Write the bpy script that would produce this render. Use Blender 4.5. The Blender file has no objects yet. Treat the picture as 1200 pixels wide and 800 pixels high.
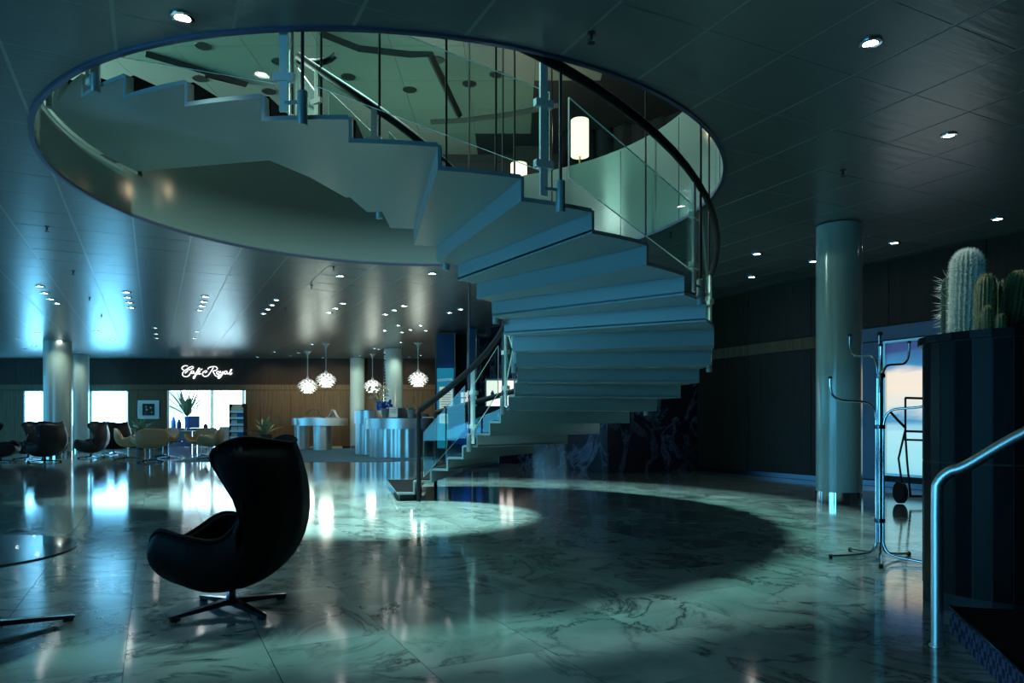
import bpy, bmesh, math, random
from mathutils import Vector, Matrix
random.seed(7)
S = bpy.context.scene
COL = S.collection
PI = math.pi
R = math.radians

# ------------------------------------------------------------------ camera
F, YH, CAMH = 843.0, 495.3, 1.10            # focal length and horizon in pixels of the 1200x800 frame, eye height
cam_d = bpy.data.cameras.new('camera'); cam = bpy.data.objects.new('camera', cam_d); COL.objects.link(cam)
cam.location = (0, 0, CAMH); cam.rotation_euler = (R(90), 0, 0)
cam_d.sensor_width = 36.0; cam_d.lens = 36.0 * F / 1200.0
cam_d.shift_y = (YH - 400.0) / 1200.0
cam_d.clip_start = 0.05; cam_d.clip_end = 200
S.camera = cam
S.view_settings.view_transform = 'Standard'; S.view_settings.look = 'None'
S.view_settings.exposure = 0.0; S.view_settings.gamma = 1.0
S.view_settings.use_curve_mapping = False
S.cycles.caustics_reflective = False; S.cycles.caustics_refractive = False
# ------------------------------------------------------------------ world and large lights
W = bpy.data.worlds.new('world'); S.world = W; W.use_nodes = True
W.node_tree.nodes['Background'].inputs[0].default_value = (0.10, 0.28, 0.34, 1)
W.node_tree.nodes['Background'].inputs[1].default_value = 0.05

HC = 3.87                                    # lobby ceiling
ZU = 4.435                                   # upper floor
HU = 7.6                                     # upper ceiling
OC = (-1.345, 8.84); RO = 3.785              # round opening in the ceiling
SC = (-1.30, 8.755); R_OUT, R_IN = 3.622, 1.366   # staircase axis and radii
def zk(k): return 0.594 + 0.167 * k          # underside of tread k
def th(k): return R(62.7 - 10.04 * k)

def area(name, loc, target, sx, sy, power, col, shape='RECTANGLE', spread=180):
    d = bpy.data.lights.new(name, 'AREA'); d.shape = shape; d.size = sx
    if shape in ('RECTANGLE', 'ELLIPSE'): d.size_y = sy
    d.energy = power; d.color = col; d.spread = R(spread)
    o = bpy.data.objects.new(name, d); COL.objects.link(o); o.location = loc
    o.rotation_euler = (Vector(target) - Vector(loc)).to_track_quat('-Z', 'Y').to_euler()
    return o
def spot(name, loc, target, power, col, ang=60, blend=0.6, rad=0.05):
    d = bpy.data.lights.new(name, 'SPOT'); d.energy = power; d.color = col
    d.spot_size = R(ang); d.spot_blend = blend; d.shadow_soft_size = rad
    o = bpy.data.objects.new(name, d); COL.objects.link(o); o.location = loc
    o.rotation_euler = (Vector(target) - Vector(loc)).to_track_quat('-Z', 'Y').to_euler()
    return o
def point(name, loc, power, col, rad=0.1):
    d = bpy.data.lights.new(name, 'POINT'); d.energy = power; d.color = col; d.shadow_soft_size = rad
    o = bpy.data.objects.new(name, d); COL.objects.link(o); o.location = loc
    return o
# lantern over the stair well, unseen daylight from behind the camera, added fill lights at the left and upstairs
area('skylight_lamp', (OC[0], OC[1], 12.0), (OC[0], OC[1], 0), 1.3, 1.3, 1150, (0.60, 1.0, 0.93), 'DISK', 90)
area('left_fill_light', (-25.3, 20.0, 1.9), (-10.0, 21.0, 2.6), 14.0, 2.8, 550, (0.10, 0.58, 1.0))  # added fill that tints the far ceiling, columns and chairs blue
area('rear_window_daylight', (-13.5, -3.5, 2.0), (-1.0, 7.5, 2.4), 15.0, 3.2, 1150, (0.10, 0.58, 1.0))  # unseen source standing in mid-lobby; its window bay is added below
area('upper_fill_light', (-12.9, 11.0, 6.3), (3.0, 9.8, 4.7), 4.5, 1.9, 3000, (0.60, 1.0, 0.84))  # added fill for the right parapet; no upper window is built
area('upper_ceiling_fill', (-2.0, 14.3, 4.9), (-1.5, 14.0, 7.6), 3.0, 0.6, 60, (0.62, 1.0, 0.80))  # added fill washing the upper ceiling from below

# ------------------------------------------------------------------ helpers
def fl(x, y, z=0.0):
    Y = F * (CAMH - z) / (y - YH); return Vector(((x - 600) * Y / F, Y, z))
def ce(x, y, z=HC):
    Y = F * (z - CAMH) / (YH - y); return Vector(((x - 600) * Y / F, Y, z))
def at(x, y, Y):
    return Vector(((x - 600) * Y / F, Y, CAMH + (YH - y) * Y / F))
def px(p):
    return 600 + F * p[0] / p[1], YH - F * (p[2] - CAMH) / p[1]

def tag(o, label=None, cat=None, group=None, kind=None):
    if label: o['label'] = label
    if cat: o['category'] = cat
    if group: o['group'] = group
    if kind: o['kind'] = kind
    return o
def empty(name, loc, rz=0.0, label=None, cat=None, group=None):
    o = bpy.data.objects.new(name, None); COL.objects.link(o)
    o.location = loc; o.rotation_euler = (0, 0, rz); o.empty_display_size = 0.1
    return tag(o, label, cat, group)
def copy_tree(o, parent=None):
    c = o.copy(); COL.objects.link(c); c.parent = parent
    for ch in [x for x in o.children]: copy_tree(ch, c)
    return c

class MB:
    def __init__(s): s.v = []; s.f = []
    def add(s, vs, fs):
        n = len(s.v); s.v += [tuple(v) for v in vs]; s.f += [tuple(i + n for i in f) for f in fs]; return s
    def box(s, c, d, rz=0.0, M=None):
        x, y, z = d[0] / 2, d[1] / 2, d[2] / 2
        vs = [Vector((a * x, b * y, e * z)) for e in (-1, 1) for a, b in ((-1, -1), (1, -1), (1, 1), (-1, 1))]
        m = M if M is not None else Matrix.Rotation(rz, 3, 'Z')
        vs = [m @ v + Vector(c) for v in vs]
        return s.add(vs, [(3, 2, 1, 0), (4, 5, 6, 7), (0, 1, 5, 4), (1, 2, 6, 5), (2, 3, 7, 6), (3, 0, 4, 7)])
    def prism(s, poly, z0, z1):
        n = len(poly); vs = [(p[0], p[1], z0) for p in poly] + [(p[0], p[1], z1) for p in poly]
        fs = [tuple(range(n - 1, -1, -1)), tuple(range(n, 2 * n))] + [(i, (i + 1) % n, n + (i + 1) % n, n + i) for i in range(n)]
        return s.add(vs, fs)
    def bar(s, a, b, w, h, up=(0, 0, 1), w2=None, h2=None):
        a, b = Vector(a), Vector(b); d = (b - a).normalized(); u = Vector(up)
        if abs(d.dot(u)) > .99: u = Vector((1, 0, 0))
        sd = d.cross(u).normalized(); u = sd.cross(d).normalized()
        w2 = w if w2 is None else w2; h2 = h if h2 is None else h2
        vs = [a + sd * (i * w / 2) + u * (j * h / 2) for i, j in ((-1, -1), (1, -1), (1, 1), (-1, 1))]
        vs += [b + sd * (i * w2 / 2) + u * (j * h2 / 2) for i, j in ((-1, -1), (1, -1), (1, 1), (-1, 1))]
        return s.add(vs, [(0, 1, 2, 3), (7, 6, 5, 4), (0, 4, 5, 1), (1, 5, 6, 2), (2, 6, 7, 3), (3, 7, 4, 0)])
    def tube(s, pts, r, n=8, closed=False, ry=None, up=None):
        pts = [Vector(p) for p in pts]; m = len(pts); rings = []
        tans = []
        for i in range(m):
            a = pts[(i - 1) % m] if (closed or i > 0) else pts[0]
            b = pts[(i + 1) % m] if (closed or i < m - 1) else pts[-1]
            tans.append((b - a).normalized())
        nrm = None
        for i in range(m):
            t = tans[i]
            if up is not None:
                u0 = Vector(up); nrm = (u0 - t * t.dot(u0)).normalized()
            elif nrm is None:
                u0 = Vector((0, 0, 1)) if abs(t.z) < .9 else Vector((1, 0, 0))
                nrm = (u0 - t * t.dot(u0)).normalized()
            else:
                nrm = (nrm - t * t.dot(nrm)).normalized()
            bn = t.cross(nrm)
            rr = r[i] if isinstance(r, (list, tuple)) else r
            r2 = rr if ry is None else ry
            rings.append([pts[i] + bn * (rr * math.cos(2 * PI * k / n)) + nrm * (r2 * math.sin(2 * PI * k / n)) for k in range(n)])
        vs = [v for g in rings for v in g]; fs = []
        for i in range(m if closed else m - 1):
            j = (i + 1) % m
            for k in range(n):
                fs.append((i * n + k, i * n + (k + 1) % n, j * n + (k + 1) % n, j * n + k))
        if not closed:
            fs.append(tuple(range(n - 1, -1, -1))); fs.append(tuple((m - 1) * n + k for k in range(n)))
        return s.add(vs, fs)
    def lathe(s, prof, n=24, c=(0, 0, 0), a0=0.0, a1=2 * PI, caps=True):
        full = abs(a1 - a0 - 2 * PI) < 1e-6; nn = n if full else n + 1; m = len(prof)
        vs = [(c[0] + r * math.cos(a0 + (a1 - a0) * k / n), c[1] + r * math.sin(a0 + (a1 - a0) * k / n), c[2] + z) for r, z in prof for k in range(nn)]
        fs = []
        for i in range(m - 1):
            for k in range(n):
                k2 = (k + 1) % nn
                fs.append((i * nn + k, i * nn + k2, (i + 1) * nn + k2, (i + 1) * nn + k))
        if full and caps:
            if prof[0][0] > 1e-4: fs.append(tuple(range(nn - 1, -1, -1)))
            if prof[-1][0] > 1e-4: fs.append(tuple((m - 1) * nn + k for k in range(nn)))
        return s.add(vs, fs)
    def sector(s, r0, r1, a0, a1, z0, z1, n=4, c=(0, 0)):
        vs = []
        for i in range(n + 1):
            a = a0 + (a1 - a0) * i / n; ca, sa = math.cos(a), math.sin(a)
            for r, z in ((r0, z0), (r1, z0), (r1, z1), (r0, z1)): vs.append((c[0] + r * ca, c[1] + r * sa, z))
        fs = []
        for i in range(n):
            a, b = i * 4, i * 4 + 4
            for k in range(4):
                k2 = (k + 1) % 4; fs.append((a + k, a + k2, b + k2, b + k))
        fs.append((3, 2, 1, 0)); fs.append((n * 4, n * 4 + 1, n * 4 + 2, n * 4 + 3))
        return s.add(vs, fs)
    def grid(s, P, cu=False, cv=False):
        m, n = len(P), len(P[0]); vs = [p for row in P for p in row]; fs = []
        for i in range(m if cu else m - 1):
            for j in range(n if cv else n - 1):
                fs.append((i * n + j, ((i + 1) % m) * n + j, ((i + 1) % m) * n + (j + 1) % n, i * n + (j + 1) % n))
        return s.add(vs, fs)
    def mesh(s, name, mat, smooth=False, ang=40, merge=0.0, fix=True):
        me = bpy.data.meshes.new(name); me.from_pydata(s.v, [], s.f)
        bm = bmesh.new(); bm.from_mesh(me)
        if merge: bmesh.ops.remove_doubles(bm, verts=bm.verts, dist=merge)
        if fix: bmesh.ops.recalc_face_normals(bm, faces=bm.faces)
        bm.to_mesh(me); bm.free()
        if smooth:
            for p in me.polygons: p.use_smooth = True
            me.set_sharp_from_angle(angle=R(ang))
        me.materials.append(mat); me.update()
        return me
    def build(s, name, mat, parent=None, smooth=False, world=False, **kw):
        off = Vector((0, 0, 0))
        if world and parent is not None:
            q = parent
            while q is not None: off += q.location; q = q.parent
        loc = Vector((0, 0, 0))
        if parent is None and s.v:
            xs = [v[0] for v in s.v]; ys = [v[1] for v in s.v]; zs = [v[2] for v in s.v]
            off = loc = Vector(((min(xs) + max(xs)) / 2, (min(ys) + max(ys)) / 2, min(zs)))
        if off.length: s.v = [tuple(Vector(v) - off) for v in s.v]
        o = bpy.data.objects.new(name, s.mesh(name, mat, smooth, **kw)); COL.objects.link(o)
        o.location = loc; o.parent = parent
        return o

def cat_rom(pts, n):
    pts = [Vector(p) for p in pts]; out = []
    for i in range(len(pts) - 1):
        p0 = pts[i - 1] if i else pts[0] * 2 - pts[1]; p1, p2 = pts[i], pts[i + 1]
        p3 = pts[i + 2] if i + 2 < len(pts) else p2 * 2 - p1
        for k in range(n):
            t = k / n
            out.append(0.5 * (2 * p1 + (p2 - p0) * t + (2 * p0 - 5 * p1 + 4 * p2 - p3) * t * t + (3 * p1 - p0 - 3 * p2 + p3) * t ** 3))
    out.append(pts[-1]); return out

# ------------------------------------------------------------------ materials
def mat(name, col, rough=0.5, metal=0.0, spec=0.5, emit=None, es=0.0, trans=0.0, coat=0.0):
    m = bpy.data.materials.new(name); m.use_nodes = True
    b = m.node_tree.nodes['Principled BSDF']
    b.inputs['Base Color'].default_value = (*col, 1); b.inputs['Roughness'].default_value = rough
    b.inputs['Metallic'].default_value = metal; b.inputs['Specular IOR Level'].default_value = spec
    if emit: b.inputs['Emission Color'].default_value = (*emit, 1); b.inputs['Emission Strength'].default_value = es
    if trans: b.inputs['Transmission Weight'].default_value = trans
    if coat: b.inputs['Coat Weight'].default_value = coat; b.inputs['Coat Roughness'].default_value = 0.08
    return m
def nd(m, t, **kw):
    n = m.node_tree.nodes.new(t)
    for k, v in kw.items(): setattr(n, k, v)
    return n
def lk(m, a, b): m.node_tree.links.new(a, b)
def coords(m, scale=(1, 1, 1), rnd=0.0, kind='Object'):
    tc = nd(m, 'ShaderNodeTexCoord'); mp = nd(m, 'ShaderNodeMapping'); mp.inputs['Scale'].default_value = scale
    lk(m, tc.outputs[kind], mp.inputs['Vector'])
    if rnd:
        oi = nd(m, 'ShaderNodeObjectInfo'); mu = nd(m, 'ShaderNodeMath', operation='MULTIPLY'); mu.inputs[1].default_value = rnd
        lk(m, oi.outputs['Random'], mu.inputs[0]); cx = nd(m, 'ShaderNodeCombineXYZ')
        lk(m, mu.outputs[0], cx.inputs[0]); lk(m, mu.outputs[0], cx.inputs[1]); lk(m, mu.outputs[0], cx.inputs[2])
        lk(m, cx.outputs[0], mp.inputs['Location'])
    return mp.outputs[0]
def noise(m, vec, scale, detail=4, dist=0.0, rough=0.55):
    n = nd(m, 'ShaderNodeTexNoise'); n.inputs['Scale'].default_value = scale; n.inputs['Detail'].default_value = detail
    n.inputs['Distortion'].default_value = dist; n.inputs['Roughness'].default_value = rough
    lk(m, vec, n.inputs['Vector']); return n.outputs['Fac']
def ramp(m, fac, stops):
    r = nd(m, 'ShaderNodeValToRGB'); e = r.color_ramp.elements
    while len(e) < len(stops): e.new(0.5)
    for i, (p, c) in enumerate(stops): e[i].position = p; e[i].color = (*c, 1) if len(c) == 3 else c
    lk(m, fac, r.inputs[0]); return r.outputs[0]
def bsdf(m): return m.node_tree.nodes['Principled BSDF']
def bump(m, h, strength, dist=0.01):
    b = nd(m, 'ShaderNodeBump'); b.inputs['Strength'].default_value = strength; b.inputs['Distance'].default_value = dist
    lk(m, h, b.inputs['Height']); lk(m, b.outputs[0], bsdf(m).inputs['Normal'])

def marble(name, base, cloud, vein, rough, rnd, vs=1.0, coat=0.0):
    m = mat(name, base, rough, spec=0.6, coat=coat)
    v = coords(m, (1, 1, 1), rnd)
    a = noise(m, v, 0.9 * vs, 6, 1.2); c1 = ramp(m, a, [(0.32, cloud), (0.66, base)])
    b = noise(m, v, 1.3 * vs, 9, 1.6, 0.6)
    d = nd(m, 'ShaderNodeMath', operation='SUBTRACT'); lk(m, b, d.inputs[0]); d.inputs[1].default_value = 0.5
    e = nd(m, 'ShaderNodeMath', operation='ABSOLUTE'); lk(m, d.outputs[0], e.inputs[0])
    vf = ramp(m, e.outputs[0], [(0.0, (1, 1, 1)), (0.012, (0.55,) * 3), (0.05, (0, 0, 0))])
    mk = noise(m, v, 0.8 * vs, 3); mkr = ramp(m, mk, [(0.34, (0, 0, 0)), (0.54, (1, 1, 1))])
    mm = nd(m, 'ShaderNodeMath', operation='MULTIPLY'); lk(m, vf, mm.inputs[0]); lk(m, mkr, mm.inputs[1])
    mx = nd(m, 'ShaderNodeMix', data_type='RGBA'); lk(m, mm.outputs[0], mx.inputs[0]); lk(m, c1, mx.inputs[6]); mx.inputs[7].default_value = (*vein, 1)
    lk(m, mx.outputs[2], bsdf(m).inputs['Base Color'])
    return m
def wood(name, c1, c2, rough=0.45, sc=(9, 9, 0.5), rnd=30.0):
    m = mat(name, c1, rough, spec=0.2); v = coords(m, sc, rnd)
    a = noise(m, v, 2.0, 6, 0.4); lk(m, ramp(m, a, [(0.3, c1), (0.7, c2)]), bsdf(m).inputs['Base Color']); return m
def glass(name, tint=(0.80, 0.93, 0.90), refl=0.03, rough=0.0):
    m = bpy.data.materials.new(name); m.use_nodes = True; nt = m.node_tree; nt.nodes.clear()
    out = nt.nodes.new('ShaderNodeOutputMaterial'); mx = nt.nodes.new('ShaderNodeMixShader')
    t = nt.nodes.new('ShaderNodeBsdfTransparent'); g = nt.nodes.new('ShaderNodeBsdfGlossy')
    lw = nt.nodes.new('ShaderNodeLayerWeight'); lw.inputs['Blend'].default_value = 0.5          # Schlick reflectance of a thin pane
    pw = nt.nodes.new('ShaderNodeMath'); pw.operation = 'POWER'; pw.inputs[1].default_value = 4.0
    ma = nt.nodes.new('ShaderNodeMath'); ma.operation = 'MULTIPLY_ADD'; ma.inputs[1].default_value = 0.45; ma.inputs[2].default_value = refl
    t.inputs[0].default_value = (*tint, 1); g.inputs['Roughness'].default_value = rough
    nt.links.new(lw.outputs['Facing'], pw.inputs[0]); nt.links.new(pw.outputs[0], ma.inputs[0]); nt.links.new(ma.outputs[0], mx.inputs[0])
    nt.links.new(t.outputs[0], mx.inputs[1]); nt.links.new(g.outputs[0], mx.inputs[2])
    nt.links.new(mx.outputs[0], out.inputs[0]); return m
def emis(name, col, s): return mat(name, (0.02, 0.02, 0.02), 0.6, emit=col, es=s)

M = {}
M['marble'] = marble('marble_floor', (0.34, 0.44, 0.43), (0.16, 0.23, 0.23), (0.04, 0.06, 0.06), 0.09, 60.0, 1.0)
M['marble_dark'] = marble('dark_marble', (0.020, 0.019, 0.034), (0.010, 0.010, 0.018), (0.20, 0.23, 0.34), 0.26, 20.0, 0.55)
M['joint'] = mat('floor_joint', (0.05, 0.06, 0.06), 0.7)
m = mat('ceiling_panel', (0.14, 0.17, 0.175), 0.30, spec=0.8)
v = coords(m, (1.0, 9.0, 1.0), 40.0); bump(m, noise(m, v, 1.2, 4, 0.3), 0.20, 0.02); M['ceil'] = m
M['ceil_gap'] = mat('ceiling_rail', (0.34, 0.40, 0.40), 0.35, spec=0.6)
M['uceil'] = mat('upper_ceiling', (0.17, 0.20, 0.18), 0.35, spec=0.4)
m = mat('stair_paint', (0.24, 0.31, 0.32), 0.24, spec=0.5)
M['stair'] = m
M['white'] = mat('white_paint', (0.66, 0.70, 0.67), 0.38)
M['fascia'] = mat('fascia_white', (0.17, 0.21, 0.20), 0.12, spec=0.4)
M['rimblue'] = mat('rim_metal', (0.11, 0.13, 0.22), 0.4, metal=0.7)
m = mat('carpet_black', (0.010, 0.010, 0.011), 0.95, spec=0.1); v = coords(m); bump(m, noise(m, v, 220, 2), 0.3, 0.003); M['carpet'] = m
m = mat('carpet_blue', (0.06, 0.15, 0.22), 0.95, spec=0.1); v = coords(m); bump(m, noise(m, v, 180, 2), 0.3, 0.003); M['carpet_blue'] = m
M['rail'] = mat('handrail_leather', (0.008, 0.008, 0.009), 0.5, spec=0.2)
M['rod'] = mat('rod_dark', (0.022, 0.016, 0.02), 0.35)
M['glass'] = glass('clear_glass'); M['glass_edge'] = mat('glass_edge', (0.85, 0.95, 0.90), 0.3, emit=(0.5, .9, .75), es=0.0)
M['leather'] = mat('black_leather', (0.005, 0.005, 0.006), 0.55, spec=0.05)
M['leather_dark'] = mat('dark_leather', (0.012, 0.013, 0.017), 0.45, spec=0.35)
M['chrome'] = mat('chrome', (0.62, 0.66, 0.68), 0.10, metal=1.0)
M['dark_chrome'] = mat('dark_chrome', (0.10, 0.10, 0.13), 0.22, metal=1.0)
m = mat('steel_clad', (0.72, 0.72, 0.70), 0.38, metal=1.0); M['steel'] = m
M['tan'] = mat('tan_leather', (0.46, 0.32, 0.17), 0.45)
M['wood'] = wood('wall_wood', (0.11, 0.072, 0.038), (0.20, 0.13, 0.068))
M['wood_dark'] = wood('wall_wood_dark', (0.030, 0.018, 0.011), (0.050, 0.030, 0.018))
M['wood_black'] = wb = wood('cabinet_slat', (0.006, 0.005, 0.006), (0.012, 0.010, 0.010), 0.30)
bsdf(wb).inputs['Specular IOR Level'].default_value = 0.06
M['col'] = mat('column_paint', (0.46, 0.58, 0.54), 0.16, spec=0.5)
M['mirror'] = mat('mirror_band', (0.65, 0.68, 0.70), 0.06, metal=1.0)
M['black'] = mat('black_paint', (0.006, 0.006, 0.007), 0.6)
M['dark'] = mat('dark_wall', (0.012, 0.014, 0.016), 0.6)
M['rubber'] = mat('black_rubber', (0.01, 0.01, 0.01), 0.7)
M['lamp'] = emis('downlight_lens', (1.0, 0.97, 0.88), 32.0)
M['lamp_off'] = mat('lamp_off', (0.015, 0.015, 0.014), 0.4)
M['win'] = emis('window_daylight', (0.17, 0.62, 1.0), 26.0)
M['cafe_glow'] = emis('cafe_daylight', (0.50, 0.84, 1.0), 11.0)
M['neon'] = emis('neon_tube', (0.85, 0.95, 1.0), 2.4)
M['leaf_lamp'] = mat('lamp_leaf', (0.85, 0.85, 0.83), 0.35, emit=(1.0, 0.97, 0.92), es=0.16)
M['bulb'] = emis('bulb_core', (0.92, 1.0, 0.88), 9.0)
M['shade'] = emis('lamp_shade_glow', (1.0, 0.88, 0.62), 1.9)
M['green'] = mat('plant_green', (0.10, 0.16, 0.075), 0.5)
M['green_lt'] = mat('plant_green_light', (0.24, 0.32, 0.20), 0.5)
M['flower'] = mat('white_flower', (0.65, 0.62, 0.42), 0.6)
M['pot'] = mat('pot_grey', (0.16, 0.24, 0.26), 0.5)
M['pot_dark'] = mat('pot_dark', (0.02, 0.02, 0.02), 0.5)
M['paper'] = mat('paper_white', (0.75, 0.78, 0.78), 0.6)
M['purple'] = mat('cloth_purple', (0.05, 0.045, 0.10), 0.8)
M['blue'] = mat('blue_cloth', (0.03, 0.14, 0.50), 0.6)
M['navy'] = mat('navy_cloth', (0.03, 0.03, 0.10), 0.7)
M['violet'] = mat('violet_wall', (.06, .06, .20), .5)
M['cream'] = mat('cream_cloth', (0.55, 0.56, 0.50), 0.7)
M['gold'] = mat('brass', (0.5, 0.36, 0.16), 0.3, metal=1.0)
M['red'] = mat('red_paint', (0.22, 0.03, 0.03), 0.6)
exec_glass_dark = glass('dark_glass', (0.35, 0.55, 0.65), 0.16); M['glass_dark'] = exec_glass_dark
M['table_glass'] = mat('table_dark_glass', (0.006, 0.012, 0.016), 0.03, spec=0.9)

# ------------------------------------------------------------------ the setting: floor
U = Vector((-0.446, 0.895)); V = Vector((0.895, 0.446))      # building grid (along / across)
def uv(u, w): return U * u + V * w
sub = MB(); sub.add([(-34, -9, -0.02), (22, -9, -0.02), (22, 46, -0.02), (-34, 46, -0.02)], [(0, 1, 2, 3)])
floor = tag(sub.build('floor', M['joint'], fix=False), 'polished pale veined marble floor of the lobby', 'floor', kind='structure')
TW, TL, GAP = 0.61, 1.22, 0.0035
tl = MB(); tl.box((0, 0, -0.01), (TW - GAP, TL - GAP, 0.02)); tile_me = tl.mesh('floor_tile', M['marble'])
ang_v = math.atan2(V.y, V.x)
cells = []
for i in range(-60, 60):
    for j in range(-40, 44):
        c = uv((j + (0.5 if i % 2 else 0.0)) * TL, -0.12 + (i + 0.5) * TW)
        if c.y > 45 or c.y < -8 or c.x < -33 or c.x > 21: continue
        vis = False
        if c.y > 2.2:
            x, y = px((c.x, c.y, 0)); vis = -140 < x < 1320 and y < 930
        cells.append((0 if vis else 1, c.y, c))
cells.sort(key=lambda t: (t[0], t[1]))
rest = MB()
for n, (a, b, c) in enumerate(cells):
    if n < 300:
        o = bpy.data.objects.new('floor_tile', tile_me); COL.objects.link(o); o.parent = floor
        o.location = Vector((c.x, c.y, 0)) - floor.location; o.rotation_euler = (0, 0, ang_v + (PI if random.random() < .5 else 0))
    else:
        hx = V * ((TW - GAP) / 2); hy = U * ((TL - GAP) / 2)
        rest.add([(*(c - hx - hy), 0), (*(c + hx - hy), 0), (*(c + hx + hy), 0), (*(c - hx + hy), 0)], [(0, 1, 2, 3)])
tag(rest.build('floor_tile_field', M['marble'], floor, world=True, fix=False), kind='stuff')

# ------------------------------------------------------------------ ceiling with the round opening
def holed(z, rad, c, x0, x1, y0, y1, n=96):
    b = MB(); vs = []; fs = []
    angs = sorted([2 * PI * i / n for i in range(n)] + [math.atan2(y - c[1], x - c[0]) % (2 * PI) for x in (x0, x1) for y in (y0, y1)])
    for a in angs:
        ca, sa = math.cos(a), math.sin(a); ts = []
        if ca > 1e-9: ts.append((x1 - c[0]) / ca)
        if ca < -1e-9: ts.append((x0 - c[0]) / ca)
        if sa > 1e-9: ts.append((y1 - c[1]) / sa)
        if sa < -1e-9: ts.append((y0 - c[1]) / sa)
        t = min(ts)
        vs += [(c[0] + rad * ca, c[1] + rad * sa, z), (c[0] + t * ca, c[1] + t * sa, z)]
    m_ = len(angs)
    for i in range(m_):
        j = (i + 1) % m_; fs.append((2 * i, 2 * i + 1, 2 * j + 1, 2 * j))
    return b.add(vs, fs)
b = holed(HC + 0.003, RO, OC, -34, 22, -9, 46)
ceiling = tag(b.build('ceiling', M['ceil_gap'], fix=False), 'low metal panel ceiling with a round stair opening', 'ceiling', kind='structure')
PW, PL, GU, GC = 0.75, 0.81, 0.026, 0.008
def panel_mesh(poly):
    b = MB(); b.prism(poly, 0.0, 0.012); return b
pm = MB(); pm.prism([(-(PW - GU) / 2, -(PL - GC) / 2), ((PW - GU) / 2, -(PL - GC) / 2), ((PW - GU) / 2, (PL - GC) / 2), (-(PW - GU) / 2, (PL - GC) / 2)], 0.0, 0.012)
panel_me = pm.mesh('ceiling_panel', M['ceil'])
def clipped_panel(c):
    b = MB(); n = 14; keep = []; P = []
    o = Vector(OC)
    for i in range(n + 1):
        row = []
        for j in range(n + 1):
            row.append(c + V * (-(PW - GU) / 2 + (PW - GU) * i / n) + U * (-(PL - GC) / 2 + (PL - GC) * j / n))
        P.append(row)
    for i in range(n):
        for j in range(n):
            q = [P[i][j], P[i + 1][j], P[i + 1][j + 1], P[i][j + 1]]
            ins = [(p - o).length < RO + 0.004 for p in q]
            if all(ins): continue
            q = [(o + (p - o).normalized() * (RO + 0.004)) if f else p for p, f in zip(q, ins)]
            b.add([(p.x - c.x, p.y - c.y, 0.0) for p in q], [(0, 1, 2, 3)])
    return b
pc = []
for i in range(-50, 50):
    for j in range(-34, 60):
        c = uv(3.11 + (j + .5) * PL, 0.50 + (i + .5) * PW)
        if c.y > 31.2 or c.y < -8 or c.x < -26 or c.x > 14: continue
        corners = [c + V * (sx * PW / 2) + U * (sy * PL / 2) for sx in (-1, 1) for sy in (-1, 1)]
        ds = [(p - Vector(OC)).length for p in corners]
        if max(ds) < RO: continue
        vis = False
        if c.y > 3.0:
            x, y = px((c.x, c.y, HC)); vis = -130 < x < 1330 and y > -130
        near = min(ds + [(c - Vector(OC)).length])
        pc.append((0 if vis else 1, c.y, c, near < RO + 0.03))
pc.sort(key=lambda t: (t[0], t[1]))
rest = MB()
for n, (a, by, c, cl) in enumerate(pc):
    if n < 300:
        if cl:
            me = clipped_panel(c).mesh('ceiling_panel', M['ceil'], merge=0.0005); me.transform(Matrix.Rotation(-ang_v, 4, 'Z')); rz = ang_v
        else:
            me = panel_me; rz = ang_v
        o = bpy.data.objects.new('ceiling_panel', me); COL.objects.link(o); o.parent = ceiling
        o.location = Vector((c.x, c.y, HC)) - ceiling.location
        o.rotation_euler = (random.uniform(-.002, .002), random.uniform(-.002, .002), rz)
    else:
        if cl:
            bb = clipped_panel(c); rest.add([(v[0] + c.x, v[1] + c.y, HC) for v in bb.v], bb.f)
        else:
            hx = V * ((PW - GU) / 2); hy = U * ((PL - GC) / 2); t = [random.uniform(-.0012, .0012) for _ in range(3)]
            rest.add([(*(c - hx - hy), HC + t[0]), (*(c + hx - hy), HC + t[1]), (*(c + hx + hy), HC + t[1] + t[2] - t[0]), (*(c - hx + hy), HC + t[2])], [(0, 1, 2, 3)])
o = tag(rest.build('ceiling_panel_field', M['ceil'], ceiling, world=True, fix=False), kind='stuff'); o.data.transform(Matrix.Rotation(-ang_v, 4, 'Z')); o.rotation_euler = (0, 0, ang_v)
# rim of the opening, fascia and parapet
b = MB(); b.lathe([(RO - 0.005, HC - 0.02), (RO + 0.035, HC - 0.02), (RO + 0.035, HC + 0.02), (RO - 0.005, HC + 0.02), (RO - 0.005, HC - 0.02)], 128, (OC[0], OC[1], 0), caps=False)
tag(b.build('trim_opening', M['rimblue'], smooth=True, ang=30), 'thin blue metal rim around the round ceiling opening', 'trim', kind='structure')
b = MB(); b.lathe([(RO, HC), (RO, ZU), (RO + 0.06, ZU), (RO + .06, HC + .02)], 128, (OC[0], OC[1], 0), caps=False)
fas = tag(b.build('wall_opening', M['fascia'], smooth=True, ang=30), 'glossy curved white wall lining the round stair opening', 'wall', kind='structure')
b = MB(); b.lathe([(RO, ZU), (RO, 4.80), (RO + 0.07, 4.80), (RO + .07, ZU)], 100, (OC[0], OC[1], 0), R(-140), R(166)); b.build('kerb', M['fascia'], fas, smooth=True, ang=30, world=True)
b = MB(); b.lathe([(RO + .001, 4.79), (RO + .001, 5.33), (RO + 0.09, 5.33), (RO + .09, 4.79)], 60, (OC[0], OC[1], 0), R(-75), R(166)); b.build('parapet', M['fascia'], fas, smooth=True, ang=30, world=True)
for a in (-48, -8, 16, 37, 58):
    b = MB(); b.box((OC[0] + (RO - .002) * math.cos(R(a)), OC[1] + (RO - .002) * math.sin(R(a)), 4.6), (0.006, 0.012, 1.40), R(a)); b.build('joint_strip', M['rod'], fas, world=True)
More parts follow.
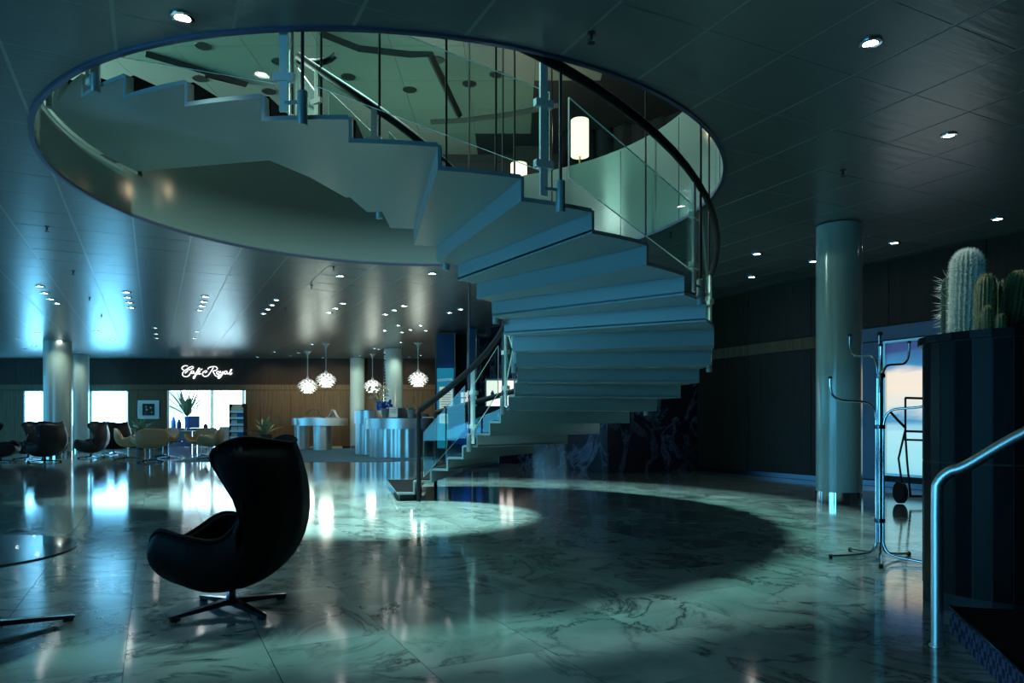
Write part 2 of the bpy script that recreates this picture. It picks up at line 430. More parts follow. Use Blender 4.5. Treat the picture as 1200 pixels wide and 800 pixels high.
# ------------------------------------------------------------------ upper storey
b = holed(ZU, RO + .03, OC, -13, 12, -3, 18); tag(b.build('floor_upper', M['carpet_blue'], fix=False), 'upper floor around the stair opening', 'floor', kind='structure')
b = holed(HU, 2.02, OC, -13, 12, -3, 18); uce = tag(b.build('ceiling_upper', M['joint'], fix=False), 'pale upper ceiling seen through the round opening', 'ceiling', kind='structure')
for i in range(-9, 7):
    for j in range(0, 6):
        c = Vector((i * 1.25 - .2, 11.75 + j * 1.25))
        if c.y > 17.4: continue
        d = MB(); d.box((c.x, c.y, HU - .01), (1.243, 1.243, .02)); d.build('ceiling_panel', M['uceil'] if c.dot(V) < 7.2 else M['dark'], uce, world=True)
b = MB(); b.lathe([(2.02, HU), (2.02, 12.2), (0.0, 12.25)], 48, (OC[0], OC[1], 0), caps=False); tag(b.build('wall_skylight_shaft', M['dark']), 'dark round light shaft above the staircase', 'wall', kind='structure')
def wall_box(name, x0, x1, y0, y1, z0, z1, mt, label):
    b = MB(); b.box(((x0 + x1) / 2, (y0 + y1) / 2, (z0 + z1) / 2), (x1 - x0, y1 - y0, z1 - z0))
    return tag(b.build(name, mt), label, 'wall', kind='structure')
wall_box('wall_upper_back', -13, 12, 18.0, 18.1, ZU, HU, M['dark'], 'dark back wall of the upper floor')
wall_box('wall_upper_right', 12, 12.1, -3, 18, ZU, HU, M['dark'], 'dark side wall of the upper floor on the right')
wall_box('wall_upper_left', -13.1, -13, -3, 18, ZU, HU, M['uceil'], 'pale side wall of the upper floor on the left')
wall_box('wall_upper_front', -13, 12, -3.1, -3, ZU, HU, M['dark'], 'dark near wall of the upper floor')
# ------------------------------------------------------------------ lobby walls
WT = 0.16
def panel_wall(name, P0, P1, label, rows, widths, openings=(), z1=HC, back=M['black'], side=1, phase=0.0):
    """wall along P0->P1; rows = [(z0, z1, material, panel width)]; boards are parts; openings = (s0, s1, z0, z1)"""
    P0, P1 = Vector(P0), Vector(P1); d = (P1 - P0); L = d.length; d = d / L; n = Vector((-d.y, d.x)) * side   # n points away from the room
    b = MB()
    ss = sorted(set([0, L] + [s for o in openings for s in o[:2]]))
    rz = math.atan2(d.y, d.x)
    def blk(s0, s1, a, e):
        c = P0 + d * ((s0 + s1) / 2) + n * (WT / 2 + .02)
        b.box((c.x, c.y, (a + e) / 2), (s1 - s0, WT, e - a), rz)
    for s0, s1 in zip(ss[:-1], ss[1:]):
        op = [o for o in openings if o[0] <= s0 + 1e-6 and o[1] >= s1 - 1e-6]
        if not op: blk(s0, s1, 0, z1)
        else:
            if op[0][2] > 0: blk(s0, s1, 0, op[0][2])
            blk(s0, s1, op[0][3], z1)
    w = tag(b.build(name, back), label, 'wall', kind='structure')
    for (a, e, mt, pw) in rows:
        cuts = [0.0]; s = phase
        while s < L:
            if s > 0.05: cuts.append(s)
            s += pw
        cuts.append(L)
        for s0, s1 in zip(cuts[:-1], cuts[1:]):
            segs = [(s0, s1, a, e)]
            for o in openings:
                new = []
                for (p, q, za, zb) in segs:
                    if q <= o[0] or p >= o[1] or zb <= o[2] or za >= o[3]: new.append((p, q, za, zb)); continue
                    if p < o[0]: new.append((p, o[0], za, zb))
                    if q > o[1]: new.append((o[1], q, za, zb))
                    p2, q2 = max(p, o[0]), min(q, o[1])
                    if za < o[2]: new.append((p2, q2, za, o[2]))
                    if zb > o[3]: new.append((p2, q2, o[3], zb))
                segs = new
            for (p, q, za, zb) in segs:
                if q - p < .03: continue
                c = P0 + d * ((p + q) / 2) + n * 0.01; k = MB()
                k.box((c.x, c.y, (za + zb) / 2), (q - p - .012, .02, zb - za - .008), rz); k.build('panel', mt, w, world=True)
    return w, P0, d, n, rz
FY = 31.0
def fx(x): return (x - 600) * FY / F
XL, XR = -25.0, 3.0
ops = [(fx(28) - XL, fx(72) - XL, 0.9, 2.5), (fx(106.5) - XL, fx(151) - XL, 0.9, 2.5), (fx(196) - XL, fx(287.5) - XL, 0.0, 2.5)]
rows = [(0.10, 2.50, M['wood'], 1.32), (2.52, 2.75, M['wood'], 60.0), (2.77, HC, M['wood_dark'], 2.64)]
wf = panel_wall('wall_far', (XL, FY), (XR, FY), 'wood panelled far wall with bright windows and a cafe doorway', rows, None, ops, phase=0.95)
b = MB(); b.box((fx(345), FY - .03, .05), (fx(400) - fx(287.5), .02, .10)); tag(b.build('baseboard_far', M['cream']), 'pale baseboard under the wood panels beside the cafe', 'baseboard', kind='structure')
for n_, (x0, x1) in enumerate(((28, 72), (106.5, 151))):
    a, e = fx(x0), fx(x1); q = MB()
    for (c, s) in ((((a + e) / 2, FY + .02, .93), (e - a, .1, .06)), (((a + e) / 2, FY + .02, 2.47), (e - a, .1, .06)), ((a + .03, FY + .02, 1.7), (.06, .1, 1.6)), ((e - .03, FY + .02, 1.7), (.06, .1, 1.6))): q.box(c, s)
    w = tag(q.build('window_%d' % (n_ + 1), M['white']), ['bright window with a pale blind left of the thick front column', 'bright window with a pale blind between columns and framed picture'][n_], 'window', kind='structure')
    g = MB(); g.box(((a + e) / 2, FY + .12, 1.7), (e - a, .01, 1.6)); g.build('pane', M['win'], w, world=True)
    for k in range(14):
        g = MB(); g.box(((a + e) / 2, FY + .07, .98 + k * .108), (e - a - .12, .004, .012)); g.build('blind_slat', M['white'], w, world=True)
# cafe behind the doorway
ca, cb = fx(196), fx(287.5)
wall_box('wall_cafe_left', ca - 2.6, ca - 2.5, FY + .2, 38, 0, HC, M['cream'], 'pale side wall inside the cafe on the left')
wall_box('wall_cafe_right', cb + 1.5, cb + 1.6, FY + .2, 38, 0, HC, M['cream'], 'pale side wall inside the cafe on the right')
b = MB(); b.box(((ca + cb) / 2 - .5, 38.02, 1.9), (cb - ca + 4.2, .04, 3.8)); cw = tag(b.build('window_3', M['cafe_glow']), 'daylit window wall at the back of the cafe', 'window', kind='structure')
for x in (246, 283):
    X = (x - 600) * 37.6 / F; q = MB(); q.box((X, 37.9, 1.9), (.16, .1, 3.8)); q.build('mullion', M['cream'], cw, world=True)
# right wall (along the building grid), dark marble core
RW0 = Vector((5.8, 13.6)); RD = -U            # direction towards the camera side
rw_a = RW0 + U * 3.4; rw_b = RW0 - U * 13.0
def s_of(x):      # length along the right wall where the view ray through pixel column x meets it
    t = (x - 600) / F; dd = -U; return (t * rw_a.y - rw_a.x) / (dd.x - t * dd.y)
LB = (s_of(1036), s_of(1036) + 1.75, 0.20, 2.50)
wr = panel_wall('wall_right', rw_a, rw_b, 'dark wood panelled right wall with a glowing panel behind the coat stand', [(0.10, 2.50, M['wood_dark'], 1.62), (2.52, 2.75, M['wood'], 60.0), (2.77, HC, M['wood_dark'], 1.62)], None, [LB], phase=s_of(877) % 1.62)
_, P0, d, n, rz = wr
b = MB(); L = (rw_b - rw_a).length
for s0, s1 in ((0.0, L),):
    c = P0 + d * ((s0 + s1) / 2) - n * .012; b.box((c.x, c.y, .05), (s1 - s0, .024, .09), rz)
tag(b.build('baseboard_right', M['dark_chrome']), 'narrow metal baseboard along the right wall', 'baseboard', kind='structure')
# glowing panel: blurred blue and white bands in its emission colour
m = bpy.data.materials.new('lit_panel'); m.use_nodes = True; bs = bsdf(m); M['litpanel'] = m
bs.inputs['Base Color'].default_value = (.02, .02, .02, 1); bs.inputs['Roughness'].default_value = .4
tc = nd(m, 'ShaderNodeTexCoord'); sx = nd(m, 'ShaderNodeSeparateXYZ'); lk(m, tc.outputs['Object'], sx.inputs[0])
mp = nd(m, 'ShaderNodeMapping'); mp.inputs['Scale'].default_value = (.5, .5, 3.0); lk(m, tc.outputs['Object'], mp.inputs[0])
nz = noise(m, mp.outputs[0], 1.2, 3, .3)
ad = nd(m, 'ShaderNodeMath', operation='MULTIPLY_ADD'); lk(m, nz, ad.inputs[0]); ad.inputs[1].default_value = .55; lk(m, sx.outputs[2], ad.inputs[2])
dv = nd(m, 'ShaderNodeMath', operation='DIVIDE'); lk(m, ad.outputs[0], dv.inputs[0]); dv.inputs[1].default_value = 2.8
lk(m, ramp(m, dv.outputs[0], [(0.0, (.20, .62, .80)), (.18, (.35, .80, .90)), (.36, (.45, .85, .95)), (.45, (.06, .32, .58)), (.50, (.75, .85, .80)), (.60, (1.0, .86, .70)), (.72, (.95, .85, .72)), (.77, (.05, .28, .55)), (.86, (.04, .07, .22)), (1.0, (.03, .05, .16))]), bs.inputs['Emission Color'])
bs.inputs['Emission Strength'].default_value = 0.95
b = MB(); c = P0 + d * ((LB[0] + LB[1]) / 2) + n * .06; b.box((c.x, c.y, 1.35), (LB[1] - LB[0], .02, 2.3), rz)
lw = tag(b.build('window_4', M['litpanel']), 'glowing panel with blurred blue and white bands behind the coat stand', 'window', kind='structure')
for s_, w_ in ((LB[0] + .02, .04), (LB[1] - .02, .04)):
    c = P0 + d * s_ - n * .005; q = MB(); q.box((c.x, c.y, 1.35), (w_, .05, 2.3), rz); q.build('frame', M['steel'], lw, world=True)
for z_ in (.22, 2.48):
    c = P0 + d * ((LB[0] + LB[1]) / 2) - n * .005; q = MB(); q.box((c.x, c.y, z_), (LB[1] - LB[0] - .08, .05, .04), rz); q.build('frame', M['steel'], lw, world=True)
q = MB(); s0, s1 = s_of(1006), LB[0] - .01; c = P0 + d * ((s0 + s1) / 2) - n * .014; q.box((c.x, c.y, 1.31), (s1 - s0, .03, 2.38), rz); M['jamb'] = mat('blue_jamb', (.10, .17, .30), .35, spec=.4); q.build('jamb_panel', M['jamb'], lw, world=True)
q = MB(); s0, s1 = s_of(1006), LB[1] + .4; c = P0 + d * ((s0 + s1) / 2) - n * .014; q.box((c.x, c.y, 2.635), (s1 - s0, .03, .23), rz); q.build('header_panel', M['jamb'], lw, world=True)
# core
C0 = Vector((2.07, 15.6)); C1 = C0 + V * 3.0; C2 = C0 + U * 9.0; C3 = C1 + U * 9.0
b = MB(); b.prism([C0 + V * .03 + U * .03, C1 + U * .03, C3, C2 + V * .03], 0, HC)
core = tag(b.build('wall_core', M['black']), 'black marble clad core block behind the staircase', 'wall', kind='structure')
def slabs(A, Bv, name='marble_slab', w=1.45, h=1.93):
    d = (Bv - A); L = d.length; d /= L; nrm = Vector((d.y, -d.x)); rz = math.atan2(d.y, d.x)
    s = 0
    while s < L - .05:
        e = min(s + w, L); z = 0
        while z < HC - .05:
            f_ = min(z + h, HC); c = A + d * ((s + e) / 2); k = MB(); k.box((0, 0, 0), (e - s - .004, .03, f_ - z - .004))
            o = k.build(name, M['marble_dark'], core); o.location = Vector((c.x, c.y, (z + f_) / 2)) - core.location; o.rotation_euler = (0, 0, rz); z = f_
            o.data.transform(Matrix.Translation((0, 0.018, 0)))
        s = e
for i_ in (0, 1):
    if i_ == 0: slabs(C0 + V * .0, C1)
    else: slabs(C2, C0)
# rear and outer walls of the lobby, out of the picture; the unseen window bays below are added around the area lights
wall_box('wall_left', -26.2, -26, -8, 31, 0, HC, M['wood'], 'wood panelled left wall of the lobby')
wall_box('wall_rear', -26, 16, -8.2, -8, 0, HC, M['dark'], 'rear wall of the lobby behind the viewer')
wall_box('wall_side', 14.0, 14.2, -8, 3, 0, HC, M['dark'], 'dark side wall to the right of the viewer')
wall_box('wall_shop', 3.0, 3.2, 24.5, 31, 0, HC, M['dark'], 'dark end wall behind the shop display')

def added_window_bay(wall_name, n_, loc, target, w, h, count, label, wlabel, wall=True):  # unseen wall and mullions added around the daylight area lights
    loc, d = Vector(loc), (Vector(target) - Vector(loc)); d.z = 0; d.normalize(); sd = Vector((-d.y, d.x, 0)); rz = math.atan2(sd.y, sd.x)
    if wall:
        b = MB(); c = loc - d * .25; b.box((c.x, c.y, HC / 2), (w + 1.6, .12, HC), rz); tag(b.build(wall_name, M['dark']), wlabel, 'wall', kind='structure')
    b = MB(); c = loc + d * .02
    for z in (loc.z - h / 2 - .04, loc.z + h / 2 + .04): b.box((c.x, c.y, z), (w + .2, .08, .08), rz)
    o = tag(b.build('window_%d' % n_, M['dark_chrome']), label, 'window', kind='structure')
    for i in range(count + 1):
        b = MB(); q = c + sd * (-w / 2 + w * i / count); b.box((q.x, q.y, loc.z), (.07, .08, h), rz); b.build('mullion', M['dark_chrome'], o, world=True)
added_window_bay('wall_bay_added', 5, (-13.5, -3.5, 2.0), (-1.0, 7.5, 2.0), 15.0, 3.2, 8, 'added tall window frames behind the viewer on the left', 'added unseen window wall behind the viewer on the left')
added_window_bay('wall_bay_added', 6, (-25.3, 20.0, 1.9), (-10.0, 21.0, 1.9), 14.0, 2.8, 8, 'added row of unseen window frames along the left side of the lobby', 'x', False)
# ------------------------------------------------------------------ columns
def column(px0, px1, Yc, label, mosaic=False):
    X = ((px0 + px1) / 2 - 600) * Yc / F; r = (px1 - px0) / 2 * Yc / F
    e = empty('column', (X, Yc, 0), 0, label, 'column')
    b = MB(); b.lathe([(r, .14), (r, HC - .012)], 48); b.build('shaft', M['col'], e, smooth=True)
    b = MB(); b.lathe([(r + .006, 0.0), (r + .006, .145), (r - .02, .15)], 48); b.build('base_band', M['mirror'], e, smooth=True)
    if mosaic:
        for q in range(4):
            for z in range(26):
                k = MB(); a = R(196 + q * 9); k.box(((r + .004) * math.cos(a), (r + .004) * math.sin(a), .9 + z * .11), (.012, .045, .075), a); o = k.build('mosaic_tile', M['mirror'], e)
                o.rotation_euler = (0, 0, 0)
    return e
column(958, 1008, 10.1, 'tall pale column on the right, next to the coat stand')
column(53, 83, 24.4, 'thickest far column, standing in the egg chairs at left')
column(79.5, 103, 29.3, 'far column just behind the thickest one at left')
column(410.3, 427.3, 31.7 - 1.0, 'slender far column against the wood wall left of the reception')
column(450, 472, 27.0, 'far column with a mosaic strip behind the reception desk', True)

# ------------------------------------------------------------------ staircase
st = empty('spiral_staircase', (SC[0], SC[1], 0), 0, 'wide suspended spiral staircase of folded pale metal steps with glass balustrade', 'staircase')
DT = R(10.04); T_ = 0.032
b = MB(); b.sector(R_IN, R_OUT, 0, DT, 0, T_, 3)
# riser plate (in the radial plane at angle 0)
b.box(((R_IN + R_OUT) / 2, 0.013, (0.167 + T_) / 2), (R_OUT - R_IN, 0.026, 0.167 - T_ + T_))
step_me = b.mesh('step', M['stair'])
b = MB(); b.sector(R_IN + .07, R_OUT - .07, R(.3), DT + R(.35), T_, T_ + .010, 3)
b.box(((R_IN + R_OUT) / 2, 0.032, T_ + (0.167 - T_) / 2 + .01), (R_OUT - R_IN - .14, 0.012, 0.167 + .0))
run_me = b.mesh('carpet_runner', M['carpet'])
for k in range(-3, 23):
    o = bpy.data.objects.new('step', step_me); COL.objects.link(o); o.parent = st; o.location = (0, 0, zk(k)); o.rotation_euler = (0, 0, th(k))
    c = bpy.data.objects.new('carpet_runner', run_me); COL.objects.link(c); c.parent = o
b = MB(); b.sector(R_IN + .10, R_OUT - .10, th(-3) + R(1), th(-4) - R(1.5), 0, zk(-3), 3); b.build('plinth', M['black'], st)
b = MB(); b.sector(R_IN, RO - .02, th(22) - R(34), th(22), zk(23), zk(23) + T_, 10); b.build('landing', M['stair'], st)
def pol(r, k, z): a = th(k); return Vector((r * math.cos(a), r * math.sin(a), z))
ks = [0.5 + 3 * i for i in range(8)]
for r_, sgn in ((R_OUT + .035, 1), (R_IN - .035, -1)):
    prev = None
    for k in ks:
        zb = zk(math.ceil(k)) + T_; a = th(k)
        b = MB(); p = pol(r_, k, 0); b.lathe([(.033, zb - .09), (.036, zb - .085), (.036, zb + .15), (.020, zb + .155)], 16, (p.x, p.y, 0)); so = b.build('socket', M['stair'], st, smooth=True)
        b = MB(); b.lathe([(.013, zb + .15), (.013, HU - .02)], 8, (p.x, p.y, 0)); b.build('hanger_rod', M['rod'], st, smooth=True)
        q = pol(r_ - sgn * .015, k + .22, 0); b = MB(); b.box((q.x, q.y, zb + .53), (.022, .062, 1.02), a); po = b.build('post', M['white'], st)
        for dz in (.26, .72):
            b = MB(); b.box((q.x, q.y, zb + dz), (.05, .15, .055), a); b.build('clamp', M['white'], po)
        b = MB(); b.bar((p.x, p.y, zb + .08), (q.x, q.y, zb + .08), .02, .02); b.build('bracket', M['stair'], po)
        cur = (pol(r_, k, 0), zb)
        if prev:
            (p0, z0), (p1, z1) = prev, cur; dd = (p1 - p0); dd.z = 0; n_ = Vector((-dd.y, dd.x, 0)).normalized() * .008
            d1 = dd.normalized() * .09; p0, p1 = p0 + d1, p1 - d1
            b = MB(); vs = [p0 - n_ + Vector((0, 0, z0 + .20)), p1 - n_ + Vector((0, 0, z1 + .20)), p1 - n_ + Vector((0, 0, z1 + .82)), p0 - n_ + Vector((0, 0, z0 + .82))]
            vs += [x + n_ * 2 for x in vs]
            b.add(vs, [(0, 1, 2, 3), (7, 6, 5, 4)]); b.add(vs, [(0, 4, 5, 1), (1, 5, 6, 2), (2, 6, 7, 3), (3, 7, 4, 0)])
            g = b.build('glass_panel', M['glass'], st, fix=False); g.data.materials.append(M['glass_edge'])
            for i_, pl in enumerate(g.data.polygons): pl.material_index = 0 if i_ < 2 else 1
        prev = cur
    # handrail
    k0 = -2.75; pts = []; k = k0
    k_end = 24.5 if sgn > 0 else 20.5
    while k < k_end: pts.append(pol(r_, k, zk(k) + .10 + 1.04)); k += .4
    if sgn < 0:
        zt = pts[-1].z; base = pts[-1]; t = (pts[-1] - pts[-2]).normalized(); t.z = 0; t.normalize(); inw = -Vector((base.x, base.y, 0)).normalized()
        for i in range(1, 9):
            a = PI * i / 8; pts.append(base + t * (.22 * math.sin(a)) + inw * (.22 * (1 - math.cos(a))) + Vector((0, 0, .02 * i)))
    b = MB(); b.tube(pts, .028, 12, ry=.045, up=(0, 0, 1)); b.build('handrail', M['rail'], st, smooth=True, ang=60)
    p = pol(r_, k0, 0); b = MB(); b.lathe([(.030, 0.0), (.030, zk(k0) + 1.13)], 12, (p.x, p.y, 0)); b.build('newel_post', M['rail'], st, smooth=True)
    # bottom glass between newel and first post
    p0, p1 = pol(r_, k0 + .3, 0), pol(r_, .2, 0); z0, z1 = zk(-3) + .05, zk(1) + T_; dd = p1 - p0; n_ = Vector((-dd.y, dd.x, 0)).normalized() * .008
    vs = [p0 - n_ + Vector((0, 0, z0 + .20)), p1 - n_ + Vector((0, 0, z1 + .20)), p1 - n_ + Vector((0, 0, z1 + .82)), p0 - n_ + Vector((0, 0, z0 + .82))]; vs += [x + n_ * 2 for x in vs]
    b = MB(); b.add(vs, [(0, 1, 2, 3), (7, 6, 5, 4)]); b.add(vs, [(0, 4, 5, 1), (1, 5, 6, 2), (2, 6, 7, 3), (3, 7, 4, 0)]); g = b.build('glass_panel', M['glass'], st, fix=False); g.data.materials.append(M['glass_edge'])
    for i_, pl in enumerate(g.data.polygons): pl.material_index = 0 if i_ < 2 else 1

# ------------------------------------------------------------------ chairs
def shell_mesh(name, keys, pole, mt, nk=5, ns=14):
    E_ = cat_rom([k[0] for k in keys], nk); A_ = cat_rom([k[1] for k in keys], nk); B_ = cat_rom([k[2] for k in keys], nk)
    n = len(E_)
    for q in (E_, A_, B_): q[0].y = 0; q[-1].y = 0
    loopE = E_ + [Vector((p.x, -p.y, p.z)) for p in reversed(E_[1:-1])]
    loopA = A_ + [Vector((p.x, -p.y, p.z)) for p in reversed(A_[1:-1])]
    loopB = B_ + [Vector((p.x, -p.y, p.z)) for p in reversed(B_[1:-1])]
    P0 = Vector(pole); P = []
    for i in range(1, ns + 1):
        t = i / ns; w = [(1 - t) ** 3, 3 * t * (1 - t) ** 2, 3 * t * t * (1 - t), t ** 3]
        P.append([P0 * w[0] + a * w[1] + c * w[2] + e * w[3] for e, a, c in zip(loopE, loopA, loopB)])
    b = MB(); b.grid(P, cv=True); m_ = len(loopE)
    pi = len(b.v); b.v.append(tuple(P0)); b.f += [(pi, (j + 1) % m_, j) for j in range(m_)]
    me = b.mesh(name, mt, True, ang=180)
    # make normals point outwards (down at the pole)
    for p in me.polygons:
        if pi in p.vertices:
            if p.normal.z > 0: me.flip_normals()
            break
    return me, loopE
def pad_mesh(name, x0, x1, hw, z0, z1, mt, dish=.02):
    cx, ax = (x0 + x1) / 2, (x1 - x0) / 2; P = []
    prof = [(0.90, z0), (1.0, z0 + (z1 - z0) * .35), (1.0, z0 + (z1 - z0) * .65), (.93, z1), (.80, z1 + .004), (.5, z1 - dish * .5), (.02, z1 - dish)]
    for s_, z in prof:
        row = []
        for k in range(36):
            a = 2 * PI * k / 36; ca, sa = math.cos(a), math.sin(a); e = 2 / 2.8
            row.append(Vector((cx + ax * s_ * math.copysign(abs(ca) ** e, ca), hw * s_ * math.copysign(abs(sa) ** e, sa), z)))
        P.append(row)
    b = MB(); b.grid(P, cv=True); n = len(prof); b.f.append(tuple((n - 1) * 36 + k for k in range(36))); b.f.append(tuple(range(36)))
    return b.mesh(name, mt, True, ang=60)
def star_foot(r, z0, w, mt, tip=True):
    b = MB(); b.bar((.02, 0, z0), (r, 0, .022), w, .034, w2=w * .55, h2=.018); b.box((r - .03, 0, .007), (.05, w * .5, .014)); return b
EGG = [((.37, 0, .975), (.30, 0, .12), (.54, 0, .45)), ((.315, .20, 1.0), (.28, .22, .12), (.50, .36, .45)), ((.19, .32, 1.015), (.23, .30, .12), (.46, .52, .47)),
       ((.055, .37, .93), (.20, .34, .12), (.46, .56, .47)), ((.14, .385, .77), (.18, .36, .12), (.42, .55, .42)), ((.225, .39, .61), (.12, .38, .12), (.30, .52, .35)),
       ((.12, .42, .475), (.02, .38, .12), (.10, .50, .28)), ((-.07, .425, .495), (-.08, .36, .12), (-.08, .50, .28)), ((-.23, .375, .52), (-.16, .30, .13), (-.30, .42, .30)),
       ((-.345, .25, .43), (-.24, .2, .13), (-.42, .28, .29)), ((-.385, 0, .37), (-.26, 0, .14), (-.43, 0, .25))]
def egg_proto(name, shell_m, seat_m, foot_m, label, edge=None):
    e = empty(name, (0, 0, 0), 0, label, 'chair')
    me, loop = shell_mesh('shell', EGG, (0, 0, .135), shell_m)
    o = bpy.data.objects.new('shell', me); COL.objects.link(o); o.parent = e
    md = o.modifiers.new('thickness', 'SOLIDIFY'); md.thickness = .045; md.offset = -1
    b = MB(); b.tube([p * 0.998 + Vector((0, 0, .002)) for p in loop], .011, 6, closed=True); b.build('piping', edge or shell_m, o, smooth=True, ang=180)
    c = bpy.data.objects.new('seat_cushion', pad_mesh('seat_cushion', -.35, .25, .345, .25, .375, seat_m)); COL.objects.link(c); c.parent = e
    b = MB(); b.lathe([(.034, .03), (.030, .075), (.026, .08), (.026, .15), (.06, .165)], 20); b.build('stem', foot_m, e, smooth=True)
    for k in range(4):
        f = star_foot(.36, .052, .05, foot_m).build('foot', foot_m, e); f.rotation_euler = (0, 0, PI / 4 + k * PI / 2)
    return e
egg = egg_proto('egg_chair', M['leather'], M['leather'], M['dark_chrome'], 'black leather egg chair standing alone in the foreground')
egg.location = (-1.655, 4.24, 0); egg.rotation_euler = (0, 0, R(-3))
for ch in egg.children:
    if ch.name.startswith('foot'): ch.rotation_euler.z += R(8)
fe0 = egg_proto('egg_chair', M['leather_dark'], M['leather_dark'], M['dark_chrome'], 'x')
def place(proto, first, x, y, rz, label, group, z=0.0, sc=1.0):
    p = fl(x, y); o = proto if first else copy_tree(proto); o.location = (p.x, p.y, z); o.rotation_euler = (0, 0, R(rz)); o.scale = (sc, sc, sc); tag(o, label, None, group); return o
GE = 'egg chairs grouped around the thick far column'
place(fe0, True, 52.5, 541.5, -14, 'dark egg chair seen from behind, just left of the thick far column', GE, sc=1.12)
place(fe0, False, 33, 538.0, 2, 'dark egg chair half hidden by the one in front, far left', GE, sc=1.12)
place(fe0, False, 107, 536.5, 8, 'dark egg chair in profile facing left, right of the thick far column', GE, sc=1.12)
place(fe0, False, 133, 532.0, -35, 'dark egg chair with its back turned, behind the tan chairs', GE, sc=1.12)
place(fe0, False, 1, 542.0, 200, 'dark egg chair cut off by the left edge of the picture', GE, sc=1.12)

SWAN = [((.30, 0, .77), (.22, 0, .30), (.34, 0, .45)), ((.27, .22, .76), (.2, .16, .30), (.33, .25, .45)), ((.19, .345, .68), (.15, .22, .30), (.27, .38, .45)),
        ((.11, .345, .54), (.08, .24, .30), (.13, .36, .40)), ((0, .375, .555), (0, .24, .30), (0, .37, .42)), ((-.15, .41, .60), (-.08, .22, .30), (-.12, .36, .40)),
        ((-.25, .34, .54), (-.13, .18, .31), (-.24, .30, .38)), ((-.30, .16, .43), (-.16, .10, .31), (-.29, .16, .36)), ((-.315, 0, .41), (-.16, 0, .31), (-.30, 0, .35))]
sw = empty('swan_chair', (0, 0, 0), 0, 'x', 'chair')
me, loop = shell_mesh('shell', SWAN, (0, 0, .31), M['tan'])
o = bpy.data.objects.new('shell', me); COL.objects.link(o); o.parent = sw; md = o.modifiers.new('thickness', 'SOLIDIFY'); md.thickness = .04; md.offset = -1
b = MB(); b.lathe([(.022, .04), (.020, .10), (.020, .30), (.05, .325)], 14); b.build('stem', M['chrome'], sw, smooth=True)
for k in range(4):
    f = star_foot(.32, .06, .045, M['chrome']).build('foot', M['dark_chrome'], sw); f.rotation_euler = (0, 0, R(20) + k * PI / 2)
GS = 'tan swan chairs around the low cafe table'
place(sw, True, 150, 538.5, 205, 'tan leather swan chair leftmost of the group, turned to the right', GS, sc=1.22)
place(sw, False, 176, 541.5, -50, 'tan leather swan chair nearest of the group, seen from behind', GS, sc=1.22)
place(sw, False, 191, 535.5, 60, 'tan leather swan chair farthest back, behind the nearest one', GS, sc=1.22)
place(sw, False, 236.5, 535, 78, 'tan leather swan chair facing the viewer in front of the doorway', GS, sc=1.22)
place(sw, False, 247, 538, 12, 'tan leather swan chair rightmost of the group, facing left', GS, sc=1.22)
p = fl(198, 537); t = empty('pedestal_table', (p.x, p.y, 0), 0, 'low round pedestal table between the tan swan chairs', 'table')
b = MB(); b.lathe([(.0, .51), (.36, .51), (.37, .52), (.37, .53), (.36, .54), (0, .54)], 32); b.build('table_top', M['table_glass'], t, smooth=True, ang=30)
b = MB(); b.lathe([(.03, .04), (.026, .1), (.026, .51)], 14); b.build('stem', M['chrome'], t, smooth=True)
for k in range(4):
    f = star_foot(.33, .06, .045, M['chrome']).build('foot', M['dark_chrome'], t); f.rotation_euler = (0, 0, R(10) + k * PI / 2)
# foreground glass table
t = empty('coffee_table', (-2.86, 3.58, 0), 0, 'round dark glass coffee table cut off by the left edge, in the foreground', 'table')
b = MB(); b.lathe([(0, .436), (.595, .436), (.60, .442), (.60, .446), (.597, .45), (0, .45)], 72); b.build('table_top', M['table_glass'], t, smooth=True, ang=30)
b = MB(); b.lathe([(.030, .06), (.026, .1), (.026, .40), (.10, .425), (.10, .436)], 20); b.build('stem', M['dark_chrome'], t, smooth=True)
for k in range(4):
    f = star_foot(.60, .075, .05, M['dark_chrome']).build('foot', M['dark_chrome'], t); f.rotation_euler = (0, 0, R(46) + k * PI / 2)

# ------------------------------------------------------------------ right foreground: planter cabinet, cacti, coat stand, rail, step
CT = 1.625; cc = Vector((2.985, 4.34)); RC = 0.44; ext = Vector((0.95, -0.30)).normalized()
perp = Vector((-ext.y, ext.x)); outline = []
nseg = 14
for i in range(nseg + 1):
    a = PI * i / nseg; outline.append(cc + perp * (RC * math.cos(a)) - ext * (RC * math.sin(a)))
outline += [cc - perp * RC + ext * (.22 * i) for i in range(1, 8)] ; back_ = [cc + perp * RC + ext * (.22 * i) for i in range(7, 0, -1)]
outl = outline + back_
cab = empty('planter_cabinet', (cc.x, cc.y, 0), 0, 'tall dark rounded cabinet of glossy vertical slats carrying the cacti', 'cabinet')
b = MB(); b.prism([tuple(p) for p in outl], 0.0, CT - .03); b.build('body', M['black'], cab, world=True)
for p, q in zip(outline[:-1], outline[1:]):
    d_ = (q - p); L_ = d_.length; mid = (p + q) / 2; n_ = Vector((-d_.y, d_.x)).normalized()
    if (mid + n_ - cc).length < (mid - cc).length: n_ = -n_
    for z0_, z1_ in ((.10, .86), (.87, CT - .05)):
        k = MB(); c = mid + n_ * .008; k.box((c.x, c.y, (z0_ + z1_) / 2), (L_ - .006, .022, z1_ - z0_), math.atan2(d_.y, d_.x)); k.build('slat', M['wood_black'], cab, world=True)
ctr = sum(outl, Vector((0, 0))) / len(outl)
lip = [cc + (p - cc) * 1.0 + ((p - cc) - ext * max(0, (p - cc).dot(ext))).normalized() * .03 for p in outl]
b = MB(); b.prism([tuple(p) for p in lip], CT - .045, CT); b.build('top', M['wood_black'], cab, world=True)
foot_ = [cc + (p - cc) * .96 for p in outl]
